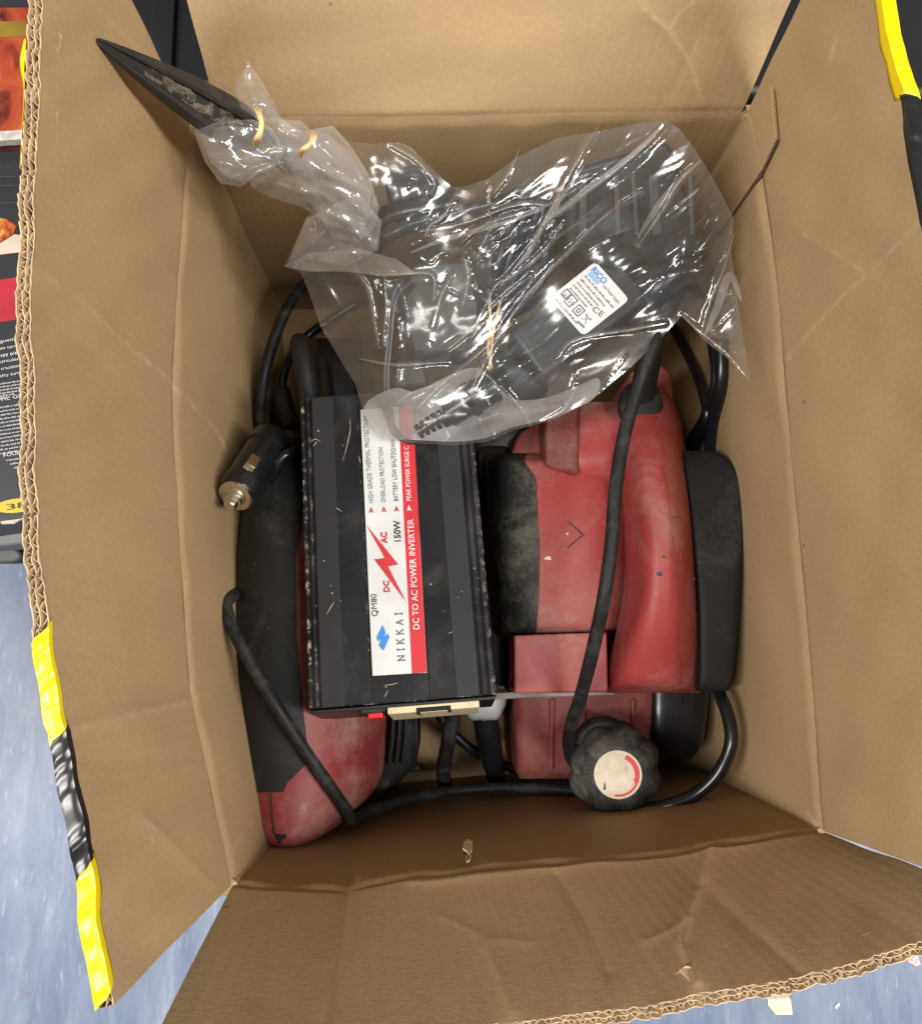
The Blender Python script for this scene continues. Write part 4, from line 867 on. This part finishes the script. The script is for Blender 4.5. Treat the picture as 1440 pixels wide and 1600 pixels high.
# ------------------------------------------------------------------ things inside the plastic bag
U0 = U
def U(px, py, z): return U0(px, py, z + .024)      # everything in the bag lies on the inverter and the planer
ad = thing('power_adapter', 'dark grey power adapter with a small white rating label inside the bag', 'adapter', U(900, 480, .18))
c4 = [U(962, 394, .206), U(1016, 465, .206), U(848, 590, .203)]; c4.append(c4[0] + c4[2] - c4[1])
prism('adapter_case', c4, .026, MDKGRY, ad, .0025)
dn = np.cross(c4[1] - c4[0], c4[3] - c4[0]); dn /= np.linalg.norm(dn); dn *= np.sign(dn[2]); dc = sum(c4) / 4
def had(px, py, h=0.0007):
    d = ray(px, py); t = np.dot(dc + dn * h - CAM, dn) / np.dot(d, dn); return CAM + d * t
q = np.array([(930, 408), (983, 468), (911, 525), (858, 465)], float)
def rounded(q, f=.1, m=4):
    out = []
    for i in range(4):
        p, a, b = q[i], q[i - 1], q[(i + 1) % 4]; s0 = p + (a - p) * f; s1 = p + (b - p) * f
        for t in np.linspace(0, 1, m): out.append((1 - t) ** 2 * s0 + 2 * t * (1 - t) * p + t * t * s1)
    return out
al = prism('rating_label', [had(*p) for p in rounded(q)], .0003, MPWHT, ad, axis=-dn)
def LQ(a, b): return q[0] + (q[1] - q[0]) * a + (q[3] - q[0]) * b       # a along the reading direction, b down the label
ha = lambda x, y: had(x, y, .0012)
prism('blue_block', [had(*LQ(a, b), .0009) for a, b in ((.10, .175), (.38, .175), (.38, .25), (.10, .25))], .0001, MPLBLU, al, axis=-dn)
letter('RICO', ha, LQ(.08, .16), LQ(.45, .16), 9.5, MPBLUE, al, bold=.02)
letter('Led Power Supply', ha, LQ(.47, .19), LQ(.93, .19), 4.8, MPGRY, al)
for k_, (b, e) in enumerate(((.28, .92), (.37, .80), (.45, .72), (.53, .66), (.61, .60))): dashes(ha, LQ(.10, b + .03), LQ(e, b + .03), 3.3, 0, MPGRY, al, 60 + k_)
dashes(ha, LQ(.08, .95), LQ(.72, .95), 3.6, 0, MPGRY, al, 71)
letter('CE', ha, LQ(.70, .60), LQ(.93, .56), 9, MPGRY, al)
def frame_l(a0, a1, b0, b1, t_):
    for x0, x1, y0, y1 in ((a0, a1, b0, b0 + t_), (a0, a1, b1 - t_, b1), (a0, a0 + t_, b0 + t_, b1 - t_), (a1 - t_, a1, b0 + t_, b1 - t_)):
        prism('symbol', [had(*LQ(a, b), .0010) for a, b in ((x0, y0), (x1, y0), (x1, y1), (x0, y1))], .0001, MPGRY, al, axis=-dn)
frame_l(.46, .64, .68, .86, .022); frame_l(.51, .59, .73, .81, .02); frame_l(.07, .22, .66, .82, .025); frame_l(.22, .40, .66, .86, .02)
letter('GS', ha, LQ(.24, .81), LQ(.39, .81), 7, MPGRY, al); letter('A', ha, LQ(.11, .80), LQ(.18, .80), 6, MPGRY, al)
for s0, s1 in (((.70, .70), (.84, .84)), ((.84, .70), (.70, .84)), ((.70, .72), (.86, .72))):
    tube('symbol', [had(*LQ(*s0), .001), had(*LQ(*s1), .001)], .00016, MPGRY, al, n=5, seg=4)
prism('symbol', [had(*LQ(a, b), .001) for a, b in ((.70, .89), (.88, .87), (.88, .905), (.70, .925))], .0001, MPGRY, al, axis=-dn)
# plug socket moulded on the adapter's end
ridge('adapter_end', [(548, 778, 830, .165, .186, .5), (575, 775, 850, .165, .19, .5), (605, 784, 856, .165, .186, .5), (632, 800, 850, .165, .178, .5)], MDKGRY, .165, ad, 14, 12, 4)
br = thing('ribbed_transformer', 'large dark ribbed power supply block at the top of the bag', 'power supply', U(990, 320, .19))
c5 = [U(885, 262, .236), U(1048, 214, .247), U(1108, 395, .215), U(960, 420, .208), U(885, 380, .216)]
prism('block_body', c5, .03, MDKGRY, br, .004)
for x0, x1, wd in ((905, 905, 13), (958, 962, 10), (985, 992, 9), (1012, 1020, 16), (1075, 1078, 9)):
    f = lambda x, y: np.interp(y, [210, 420], [.2455, .2115]) + .0012
    prism('rib', [U(x0, 272, f(x0, 272)), U(x0 + wd, 270, f(x0, 270)), U(x1 + wd, 366, f(x1, 366)), U(x1, 368, f(x1, 368))], .004, plain('grey_rib_plastic', (0.05, 0.05, 0.052), 0.45), br, .001)
tube('cable_exit', [U(1018, 470, .206), U(1032, 448, .211), U(1060, 425, .212), U(1088, 425, .205), U(1095, 450, .19)], [.006, .007, .0075, .007, .006], MNAVY, br)
cl = thing('coiled_cable', 'navy black coil of cable bundled with cream ties inside the bag', 'cable coil', U(810, 400, .17))
r = np.random.RandomState(9)
for k_ in range(24):
    cx, cy_ = 805 + r.uniform(-9, 9), 392 + r.uniform(-8, 8); a0 = r.uniform(0, 6.28); rx = 8 + 46 * (k_ / 23.0) + r.uniform(-4, 8); ry = 90 + r.uniform(-22, 14); pts = []
    for t in np.linspace(0, 6.0, 13):
        x, y = rx * math.cos(t + a0), ry * math.sin(t + a0); th = .35
        X_, Y_ = cx + x * math.cos(th) - y * math.sin(th) * 0.9, cy_ + x * math.sin(th) + y * math.cos(th)
        pts.append((X_, Y_, np.interp(Y_, [280, 500], [.222, .196]) - r.uniform(0, .012) - .004))
    ptube('cable_turn', pts, .0021, MNAVY, cl, n=8, seg=70)
prism('coil_core', [U(x, y, np.interp(y, [280, 500], [.206, .184])) for x, y in [(770, 320), (860, 290), (880, 350), (840, 470), (780, 500), (735, 440)]], .012, MCORDG, cl, .003)
tb_ = thing('dark_plug_block', 'flat black plug block under the film left of the cable coil', 'plug', U(660, 450, .16))
prism('block', [U(x, y, z) for x, y, z in [(640, 405, .190), (745, 398, .196), (752, 470, .191), (735, 560, .182), (640, 560, .175), (618, 470, .18)]], .014, MDKGRY, tb_, .004)
prism('step', [U(x, y, z) for x, y, z in [(600, 560, .172), (660, 556, .176), (672, 606, .171), (606, 612, .168)]], .010, MDKGRY, tb_, .003)
tc = thing('flat_plug', 'black plug with flat lead in the neck side of the bag', 'plug', U(650, 290, .19))
prism('plug_body', [U(x, y, z) for x, y, z in [(596, 262, .219), (650, 252, .224), (690, 272, .221), (706, 300, .214), (690, 316, .210), (612, 322, .208)]], .022, MDKGRY, tc, .004)
ptube('flat_lead', [(708, 300, .212), (690, 318, .213), (640, 325, .209), (600, 338, .205), (580, 362, .2), (585, 395, .192)], .0050, MCORDG, tc, flat=.55)
ptube('lead_tail', [(585, 392, .193), (600, 372, .205), (640, 352, .207), (720, 332, .212), (800, 312, .218)], .0036, MCORDG, tc)
ln = thing('inline_connector', 'black inline cable connector with ribbed sleeve over the white liner', 'connector', U(720, 640, .165))
A, B = U(655, 675, .179), U(778, 598, .193); T = (B - A) / np.linalg.norm(B - A); L_ = np.linalg.norm(B - A)
rb = []
for k_ in range(5): rb += [(k_ * .0034, .0052 + k_ * .0002), (k_ * .0034 + .0021, .0052 + k_ * .0002), (k_ * .0034 + .0022, .0041), (k_ * .0034 + .0033, .0041)]
lathe('ribbed_sleeve', A, B, rb + [(.0172, .0062)], MCORDG, ln, 24)
lathe('connector_body', A, B, [(.0172, .0060), (.0178, .0072), (L_ * .62, .0072), (L_ * .625, .0090), (L_ * .70, .0092), (L_ * .705, .0082), (L_ * .95, .0084), (L_, .007)], MCORDG, ln, 24)
ptube('thin_lead', [(660, 678, .171), (640, 689, .170), (618, 674, .170), (604, 640, .172), (601, 590, .177), (606, 530, .182), (613, 470, .187), (625, 440, .19)], .0017, MNAVY, ln, n=8)
ptube('thin_lead', [(662, 680, .1715), (642, 691, .171), (615, 676, .1705), (609, 640, .173), (606, 590, .1775), (611, 530, .1825), (618, 470, .188), (640, 440, .191)], .0015, MNAVY, ln, n=8)
def ties(pts, lab):
    o = ptube('cable_tie', pts, .0007, MBAND, n=6); return tag(o, lab, 'cable tie', 'cream ties on the coiled cable')
ties([(763, 470, .197), (766, 490, .203), (765, 520, .202), (762, 545, .196), (768, 575, .19)], 'cream paper tie round the coiled cable in the bag')
ties([(782, 470, .197), (776, 492, .203), (770, 520, .203), (767, 548, .196), (764, 578, .19)], 'cream paper tie round the coiled cable in the bag')
# white foam sheet
def patch(outline, zf, spacing, seed, jitter=0.35):
    O = np.asarray(outline, float); O = resample(np.vstack([O, O[:1]]), max(30, int(np.linalg.norm(np.diff(np.vstack([O, O[:1]]), axis=0), axis=1).sum() / spacing)))[:-1]
    r = np.random.RandomState(seed); x0, y0 = O.min(0); x1, y1 = O.max(0)
    gx, gy = np.meshgrid(np.arange(x0, x1, spacing), np.arange(y0, y1, spacing * .87)); gx[1::2] += spacing / 2
    P = np.stack([gx.ravel(), gy.ravel()], 1); P += r.uniform(-jitter, jitter, P.shape) * spacing
    ins = np.zeros(len(P), bool); j = len(O) - 1
    for i in range(len(O)):
        c = ((O[i, 1] > P[:, 1]) != (O[j, 1] > P[:, 1])) & (P[:, 0] < (O[j, 0] - O[i, 0]) * (P[:, 1] - O[i, 1]) / (O[j, 1] - O[i, 1] + 1e-9) + O[i, 0]); ins ^= c; j = i
    P = P[ins]; d = np.min(np.linalg.norm(P[:, None] - O[None, ::2], axis=2), axis=1) if len(P) < 30000 else np.full(len(P), 9)
    P = P[d > spacing * .45]
    V2 = [Vector(p) for p in O] + [Vector(p) for p in P]
    vs_, es, fs, *_r = delaunay_2d_cdt(V2, [], [list(range(len(O)))], 1, 1e-6)
    Q = np.array([(v.x, v.y) for v in vs_]); D = np.min(np.stack([np.linalg.norm(Q - o, axis=1) for o in O]), axis=0)
    Z = zf(Q, D)
    return np.array([U(x, y, z) for (x, y), z in zip(Q, Z)]), [tuple(f) for f in fs]
def tri(x): return np.abs((x / math.pi) % 2 - 1) * 2 - 1
def crumple(Q, seed, lam=(22, 90), n=9, ang=None, spread=3.14):
    r = np.random.RandomState(seed); h = np.zeros(len(Q)); wx = np.zeros(len(Q)); wy = np.zeros(len(Q))
    for _ in range(4):
        a = r.uniform(0, 6.28); l = r.uniform(160, 420); p = r.uniform(0, 6.28); s_ = (Q[:, 0] * math.cos(a) + Q[:, 1] * math.sin(a)) * 6.28 / l + p
        wx += 7 * np.sin(s_); wy += 7 * np.cos(s_ * 1.13)
    for _ in range(n):
        a = (ang if ang is not None else 0) + r.uniform(-spread, spread) / 1.0; l = math.exp(r.uniform(math.log(lam[0]), math.log(lam[1]))); p = r.uniform(0, 6.28)
        g_ = 0.5 + 0.5 * np.sin((Q[:, 0] * math.cos(a + 1.2) + Q[:, 1] * math.sin(a + 1.2)) * 6.28 / (l * 4) + p * 2)
        h += g_ * tri(((Q[:, 0] + wx) * math.cos(a) + (Q[:, 1] + wy) * math.sin(a)) * 6.28 / l + p) * (l / lam[1]) ** .9
    return h / math.sqrt(n)
ZP = np.array([(1040, 190, .262), (1000, 196, .260), (930, 207, .253), (1090, 240, .254), (1120, 290, .242), (1146, 340, .232), (1140, 400, .226), (1150, 470, .221), (1172, 597, .216), (1130, 555, .214), (1065, 494, .214), (960, 300, .250), (900, 300, .247), (1010, 350, .236), (1060, 420, .229), (900, 440, .2160), (960, 400, .2165), (945, 372, .2185), (905, 385, .2195), (1000, 420, .2170), (1000, 460, .2160), (850, 560, .211), (820, 520, .2125), (950, 560, .212), (900, 620, .207), (760, 620, .206), (700, 650, .199), (640, 690, .186), (720, 692, .187), (800, 672, .193), (570, 660, .178), (555, 600, .174), (500, 510, .172), (444, 416, .190), (520, 420, .193), (600, 500, .194), (600, 600, .190), (700, 450, .210), (700, 540, .200), (780, 470, .216), (700, 350, .222), (800, 380, .233), (780, 310, .236), (710, 292, .225), (650, 290, .232), (620, 226, .236), (560, 300, .236), (520, 250, .25), (480, 220, .26), (400, 200, .275), (302, 205, .272), (350, 280, .262), (388, 97, .30), (800, 250, .24), (870, 216, .25)])
def tps(r2): return 0.5 * r2 * np.log(r2 + 1e-9)
_P = ZP[:, :2] / 100.0; _n = len(ZP)
_A = np.zeros((_n + 3, _n + 3)); _A[:_n, :_n] = tps(((_P[:, None] - _P[None]) ** 2).sum(2)) + 0.06 * np.eye(_n)
_A[:_n, _n] = 1; _A[:_n, _n + 1:] = _P; _A[_n, :_n] = 1; _A[_n + 1:, :_n] = _P.T
_W = np.linalg.solve(_A, np.r_[ZP[:, 2], 0, 0, 0])
def zbag(Q):
    q = Q / 100.0
    return tps(((q[:, None] - _P[None]) ** 2).sum(2)) @ _W[:_n] + _W[_n] + q @ _W[_n + 1:]
FOLDS = [  # traced bright folds of the film: points, height m, half width px
    ([(1036, 196), (1010, 225), (962, 265), (915, 300), (868, 335)], .0032, 7), ([(1001, 300), (960, 325), (925, 355), (888, 392), (850, 430), (800, 492), (760, 560), (735, 610)], .0036, 6),
    ([(1092, 253), (1060, 285), (1040, 320), (1012, 362), (1000, 380)], .0026, 8), ([(935, 196), (905, 245), (880, 290), (858, 330), (830, 385), (800, 425), (775, 455)], .0026, 7),
    ([(880, 350), (845, 395), (800, 432), (775, 445), (757, 480), (735, 520)], .0024, 5), ([(812, 230), (795, 270), (770, 303)], .0022, 5), ([(610, 226), (650, 250), (678, 284), (672, 302)], .0024, 5),
    ([(710, 312), (690, 340), (672, 352), (662, 372)], .0022, 5), ([(585, 430), (625, 428), (675, 430), (677, 472)], .0022, 5), ([(724, 403), (731, 425), (729, 450), (722, 480)], .0030, 6),
    ([(705, 432), (690, 460), (680, 495), (675, 512)], .0028, 5), ([(655, 362), (720, 350), (800, 322), (850, 318)], .0022, 6), ([(552, 420), (575, 450), (585, 500), (592, 545)], .0026, 5),
    ([(600, 432), (603, 480), (598, 540)], .0018, 4), ([(700, 545), (730, 520), (780, 470), (830, 430)], .0020, 5), ([(1065, 494), (1095, 520), (1135, 552), (1172, 597)], .0030, 8),
    ([(1148, 360), (1130, 420), (1110, 470), (1095, 520)], .0020, 9), ([(870, 560), (900, 530), (985, 515), (1040, 505)], .0022, 6), ([(650, 640), (690, 600), (745, 555), (800, 505)], .0024, 6),
    ([(610, 640), (640, 615), (690, 598)], .0018, 5), ([(780, 600), (815, 640), (830, 668)], .0022, 6), ([(900, 605), (880, 640), (845, 660)], .0020, 6), ([(560, 560), (620, 570), (700, 565)], .0016, 5), ([(720, 380), (760, 350), (850, 322), (900, 296)], .0020, 6),
    ([(1100, 250), (1110, 320), (1080, 400)], -.0022, 16), ([(620, 430), (640, 500), (630, 600)], -.002, 12)]
_r = np.random.RandomState(21)
for _k in range(0, 120, 2):        # finer creases between the traced ones
    if _k < 70: x_, y_ = _r.uniform(740, 1140), _r.uniform(210, 640); a_ = math.radians(-42 + _r.normal(0, 13)); l_ = _r.uniform(60, 210)
    else:
        x_, y_ = _r.uniform(520, 760), _r.uniform(260, 680); a_ = math.atan2(y_ - 380, x_ - 540) + _r.normal(0, .5); l_ = _r.uniform(18, 75)
    if ((x_ - 915) ** 2 + (y_ - 468) ** 2) < 85 ** 2: continue
    m_ = _r.normal(0, 3, 4); c_, s_ = math.cos(a_), math.sin(a_)
    FOLDS.append(([(x_ + c_ * l_ * t_ - s_ * q_, y_ + s_ * l_ * t_ + c_ * q_) for t_, q_ in zip((-.5, -.17, .17, .5), m_)], _r.choice([-1, 1, 1]) * _r.uniform(.0003, .0009), _r.uniform(2.6, 4.2)))
def folds(Q):
    h = np.zeros(len(Q))
    for poly, a, wd in FOLDS: h += a * np.clip(1 - seg_dist(Q, crom(poly, len(poly) * 3)) / wd, 0, 1) ** 1.2
    return h
BAG = [(470, 205), (520, 196), (548, 222), (585, 224), (622, 222), (642, 230), (662, 250), (690, 278), (706, 292), (722, 292), (760, 280), (810, 244), (870, 215), (930, 206), (1000, 191), (1040, 188), (1062, 201), (1090, 240), (1120, 290), (1146, 340), (1142, 395), (1152, 470), (1160, 525), (1173, 597), (1132, 556), (1100, 532), (1066, 493), (1030, 530), (985, 574), (930, 620), (870, 654), (800, 673), (762, 690), (712, 696), (640, 692), (606, 690), (578, 664), (566, 640), (555, 600), (530, 560), (500, 508), (482, 455), (470, 426), (443, 416), (460, 380), (478, 340), (495, 322), (455, 270)]
def zmain(Q, D):
    e = np.clip(D / 26, 0, 1); k_ = np.exp(-(((Q[:, 0] - 915) ** 2 + (Q[:, 1] - 468) ** 2) / 75 ** 2) ** 2)
    left = np.clip((760 - Q[:, 0]) / 200, 0, 1)
    return zbag(Q) + folds(Q) * (.35 + .65 * e) * (1 - .8 * k_) + ((1 - left) * crumple(Q, 5, (40, 170), 7, .93, .13) * .0032 + (1 - left) * crumple(Q, 7, (14, 26), 4, .93, .12) * .00022 + left * crumple(Q, 16, (34, 130), 7, -.35, .3) * .0034 + left * crumple(Q, 6, (24, 60), 5) * .0006) * (1 - .9 * k_) * (.3 + .7 * e) + .001
bag = thing('plastic_bag', 'crumpled clear polythene bag full of adapters and leads, tied at its neck', 'plastic bag', U(820, 450, .16))
V, Fc = patch(BAG, zmain, 2.8, 1); add('bag_film', V, Fc, MFILM, bag)
def zback(Q, D):
    zt_ = zbag(Q); lo = np.where(Q[:, 0] < 770, .006, .036) * np.clip(D / 60, 0, 1)
    lo = lo * np.clip((700 - Q[:, 1]) / 60, .15, 1)
    return zt_ - lo - .0015 + crumple(Q, 33, (24, 90), 8) * .0012 * np.clip(D / 30, 0.1, 1)
V, Fc = patch(BAG, zback, 7, 2); add('bag_film', V, Fc, MFILMB, bag)
fm = [(604, 688), (580, 664), (568, 641), (580, 622), (618, 606), (650, 612), (690, 592), (738, 574), (765, 588), (800, 622), (850, 622), (900, 604), (935, 590), (928, 622), (868, 651), (800, 668), (760, 684), (712, 690), (640, 687)]
fm = crom(np.array(fm + fm[:1], float), 90)[:-1]
V, Fc = patch(fm, lambda Q, D: zbag(Q) - .006 - .005 * np.clip(D / 40, 0, 1) - .013 * np.clip((Q[:, 0] - 690) / 60, 0, 1) * np.clip(D / 25, 0, 1) + crumple(Q, 3, (60, 140), 5) * .0007, 7, 3)
fo = tag(add('white_liner', V, Fc, MWPOLY), 'white translucent liner sheet folded in the lower end of the plastic bag', 'liner sheet')
# loose overlapping folds of the same bag, then ribbons standing in for its highlights
NDIR = {'neck': -.85, 'gathered_tail': 1.9}
def film_part(name, outline, zoff, seed, amp=.0022, lam=(16, 60), sp=4, mat=MFILM2, bulge=.0):
    V, Fc = patch(outline, lambda Q, D: zbag(Q) + zoff + bulge * np.clip(D / 30, 0, 1) ** .6 + crumple(Q, seed, lam, 9, NDIR.get(name, None), .5 if name in NDIR else 3.14) * amp * (.35 + .65 * np.clip(D / 12, 0, 1)), sp, seed)
    return add(name, V, Fc, mat, bag)
film_part('neck', [(432, 186), (470, 188), (484, 202), (520, 196), (548, 228), (576, 272), (592, 322), (588, 352), (560, 380), (520, 372), (495, 330), (470, 300), (452, 276), (428, 250)], .004, 41, .0042, (16, 70), bulge=.006)
film_part('neck', [(440, 200), (500, 205), (545, 235), (580, 300), (570, 365), (530, 372), (500, 330), (455, 270)], .001, 42, .0042, (16, 70), bulge=.003)
film_part('neck', [(500, 330), (560, 300), (596, 345), (590, 390), (545, 415), (475, 405), (447, 416), (478, 342)], .004, 48, .0042, (16, 70), bulge=.004)
film_part('neck_fold', [(443, 416), (480, 396), (560, 388), (620, 405), (652, 428), (600, 432), (540, 424), (480, 424)], .008, 49, .0016)
film_part('gathered_tail', [(302, 204), (340, 190), (395, 186), (425, 200), (446, 235), (430, 262), (402, 272), (377, 292), (344, 286), (320, 252)], .003, 43, .0042, (16, 70), bulge=.006)
film_part('gathered_tail', [(310, 208), (350, 196), (410, 200), (440, 240), (400, 262), (360, 280), (330, 255)], -.001, 44, .0042, (16, 70))
film_part('gathered_tail', [(380, 240), (440, 225), (480, 240), (500, 300), (516, 352), (470, 322), (425, 310), (392, 292)], .001, 45, .0042, (16, 70), bulge=.004)
film_part('gathered_tail', [(364, 140), (388, 97), (408, 125), (428, 160), (440, 188), (478, 208), (484, 232), (458, 238), (432, 215), (402, 186), (376, 168)], .0, 46, .0042, (16, 70), bulge=.004)
film_part('gathered_tail', [(380, 160), (410, 140), (432, 178), (476, 212), (470, 240), (436, 230), (404, 190)], -.003, 47, .0042, (16, 70))
for k_, (a, b, wd) in enumerate((([(1036, 194), (1008, 224), (960, 264), (912, 300), (862, 338), (845, 352)], None, 8), ([(1094, 250), (1062, 280), (1035, 312), (1012, 345), (996, 372)], None, 9), ([(912, 258), (882, 300), (850, 350), (820, 400), (806, 416)], None, 7), ([(640, 395), (700, 372), (780, 350), (850, 326)], None, 7), ([(1158, 470), (1140, 430), (1120, 480), (1100, 525)], None, 12))):
    P = crom(a, 40); d = np.gradient(P, axis=0); d /= np.linalg.norm(d, axis=1)[:, None]; n_ = np.stack([-d[:, 1], d[:, 0]], 1); tp = np.sin(np.linspace(0.15, 3.0, 40))[:, None] * wd / 2 + .6
    film_part('fold_and_glint', np.vstack([P + n_ * tp, (P - n_ * tp)[::-1]]), .0042, 80 + k_, .0006, (20, 60), 3.5)
for k_, (poly, a, wd) in enumerate(FOLDS[:24]):  # thin pale ribbons along the folds, mimicking white highlight streaks
    if a < 0: continue
    P = crom(poly, 36); d = np.gradient(P, axis=0); d /= np.linalg.norm(d, axis=1)[:, None] + 1e-9; n_ = np.stack([-d[:, 1], d[:, 0]], 1); tp = np.sin(np.linspace(0.05, 3.09, 36))[:, None] * (1.0 + .8 * ((k_ * 7) % 5) / 4) + .3
    film_part('fold_and_glint', np.vstack([P + n_ * tp, (P - n_ * tp)[::-1]]), .0040 + .0002 * (k_ % 4), 120 + k_, .0005, (20, 60), 3.0)
def band(name, strands, rad, label):
    VV, FF, off = [], [], 0
    for pts in strands:
        V, Fc = tube_data([U(*p) for p in pts], rad, 6, 40, .6); VV.append(V); FF += [tuple(x + off for x in f) for f in Fc]; off += len(V)
    return tag(add(name, np.vstack(VV), FF, MBAND), label, 'rubber band')
band('rubber_band', [[(397 + d, 168 + e, .288), (403 + d, 175, .299), (408 + d * .6, 190, .301), (406 + d, 206 + e, .300), (401 + d * 1.5, 218, .297), (399 + d, 228 + e, .288)] for d, e in ((-2, 0), (0, 2), (2.5, -1))], .0007, 'cream rubber band round the bag tail and black nozzle')
band('rubber_band', [[(483 + d, 206 + e, .274), (489 + d, 213, .281), (484 + d * .5, 223 + e, .283), (474 + d, 232, .283), (466 + d, 243 + e, .276)] for d, e in ((-3, 0), (0, 2), (2, -3), (4, 1))], .0007, 'amber rubber band gathering the neck of the bag')
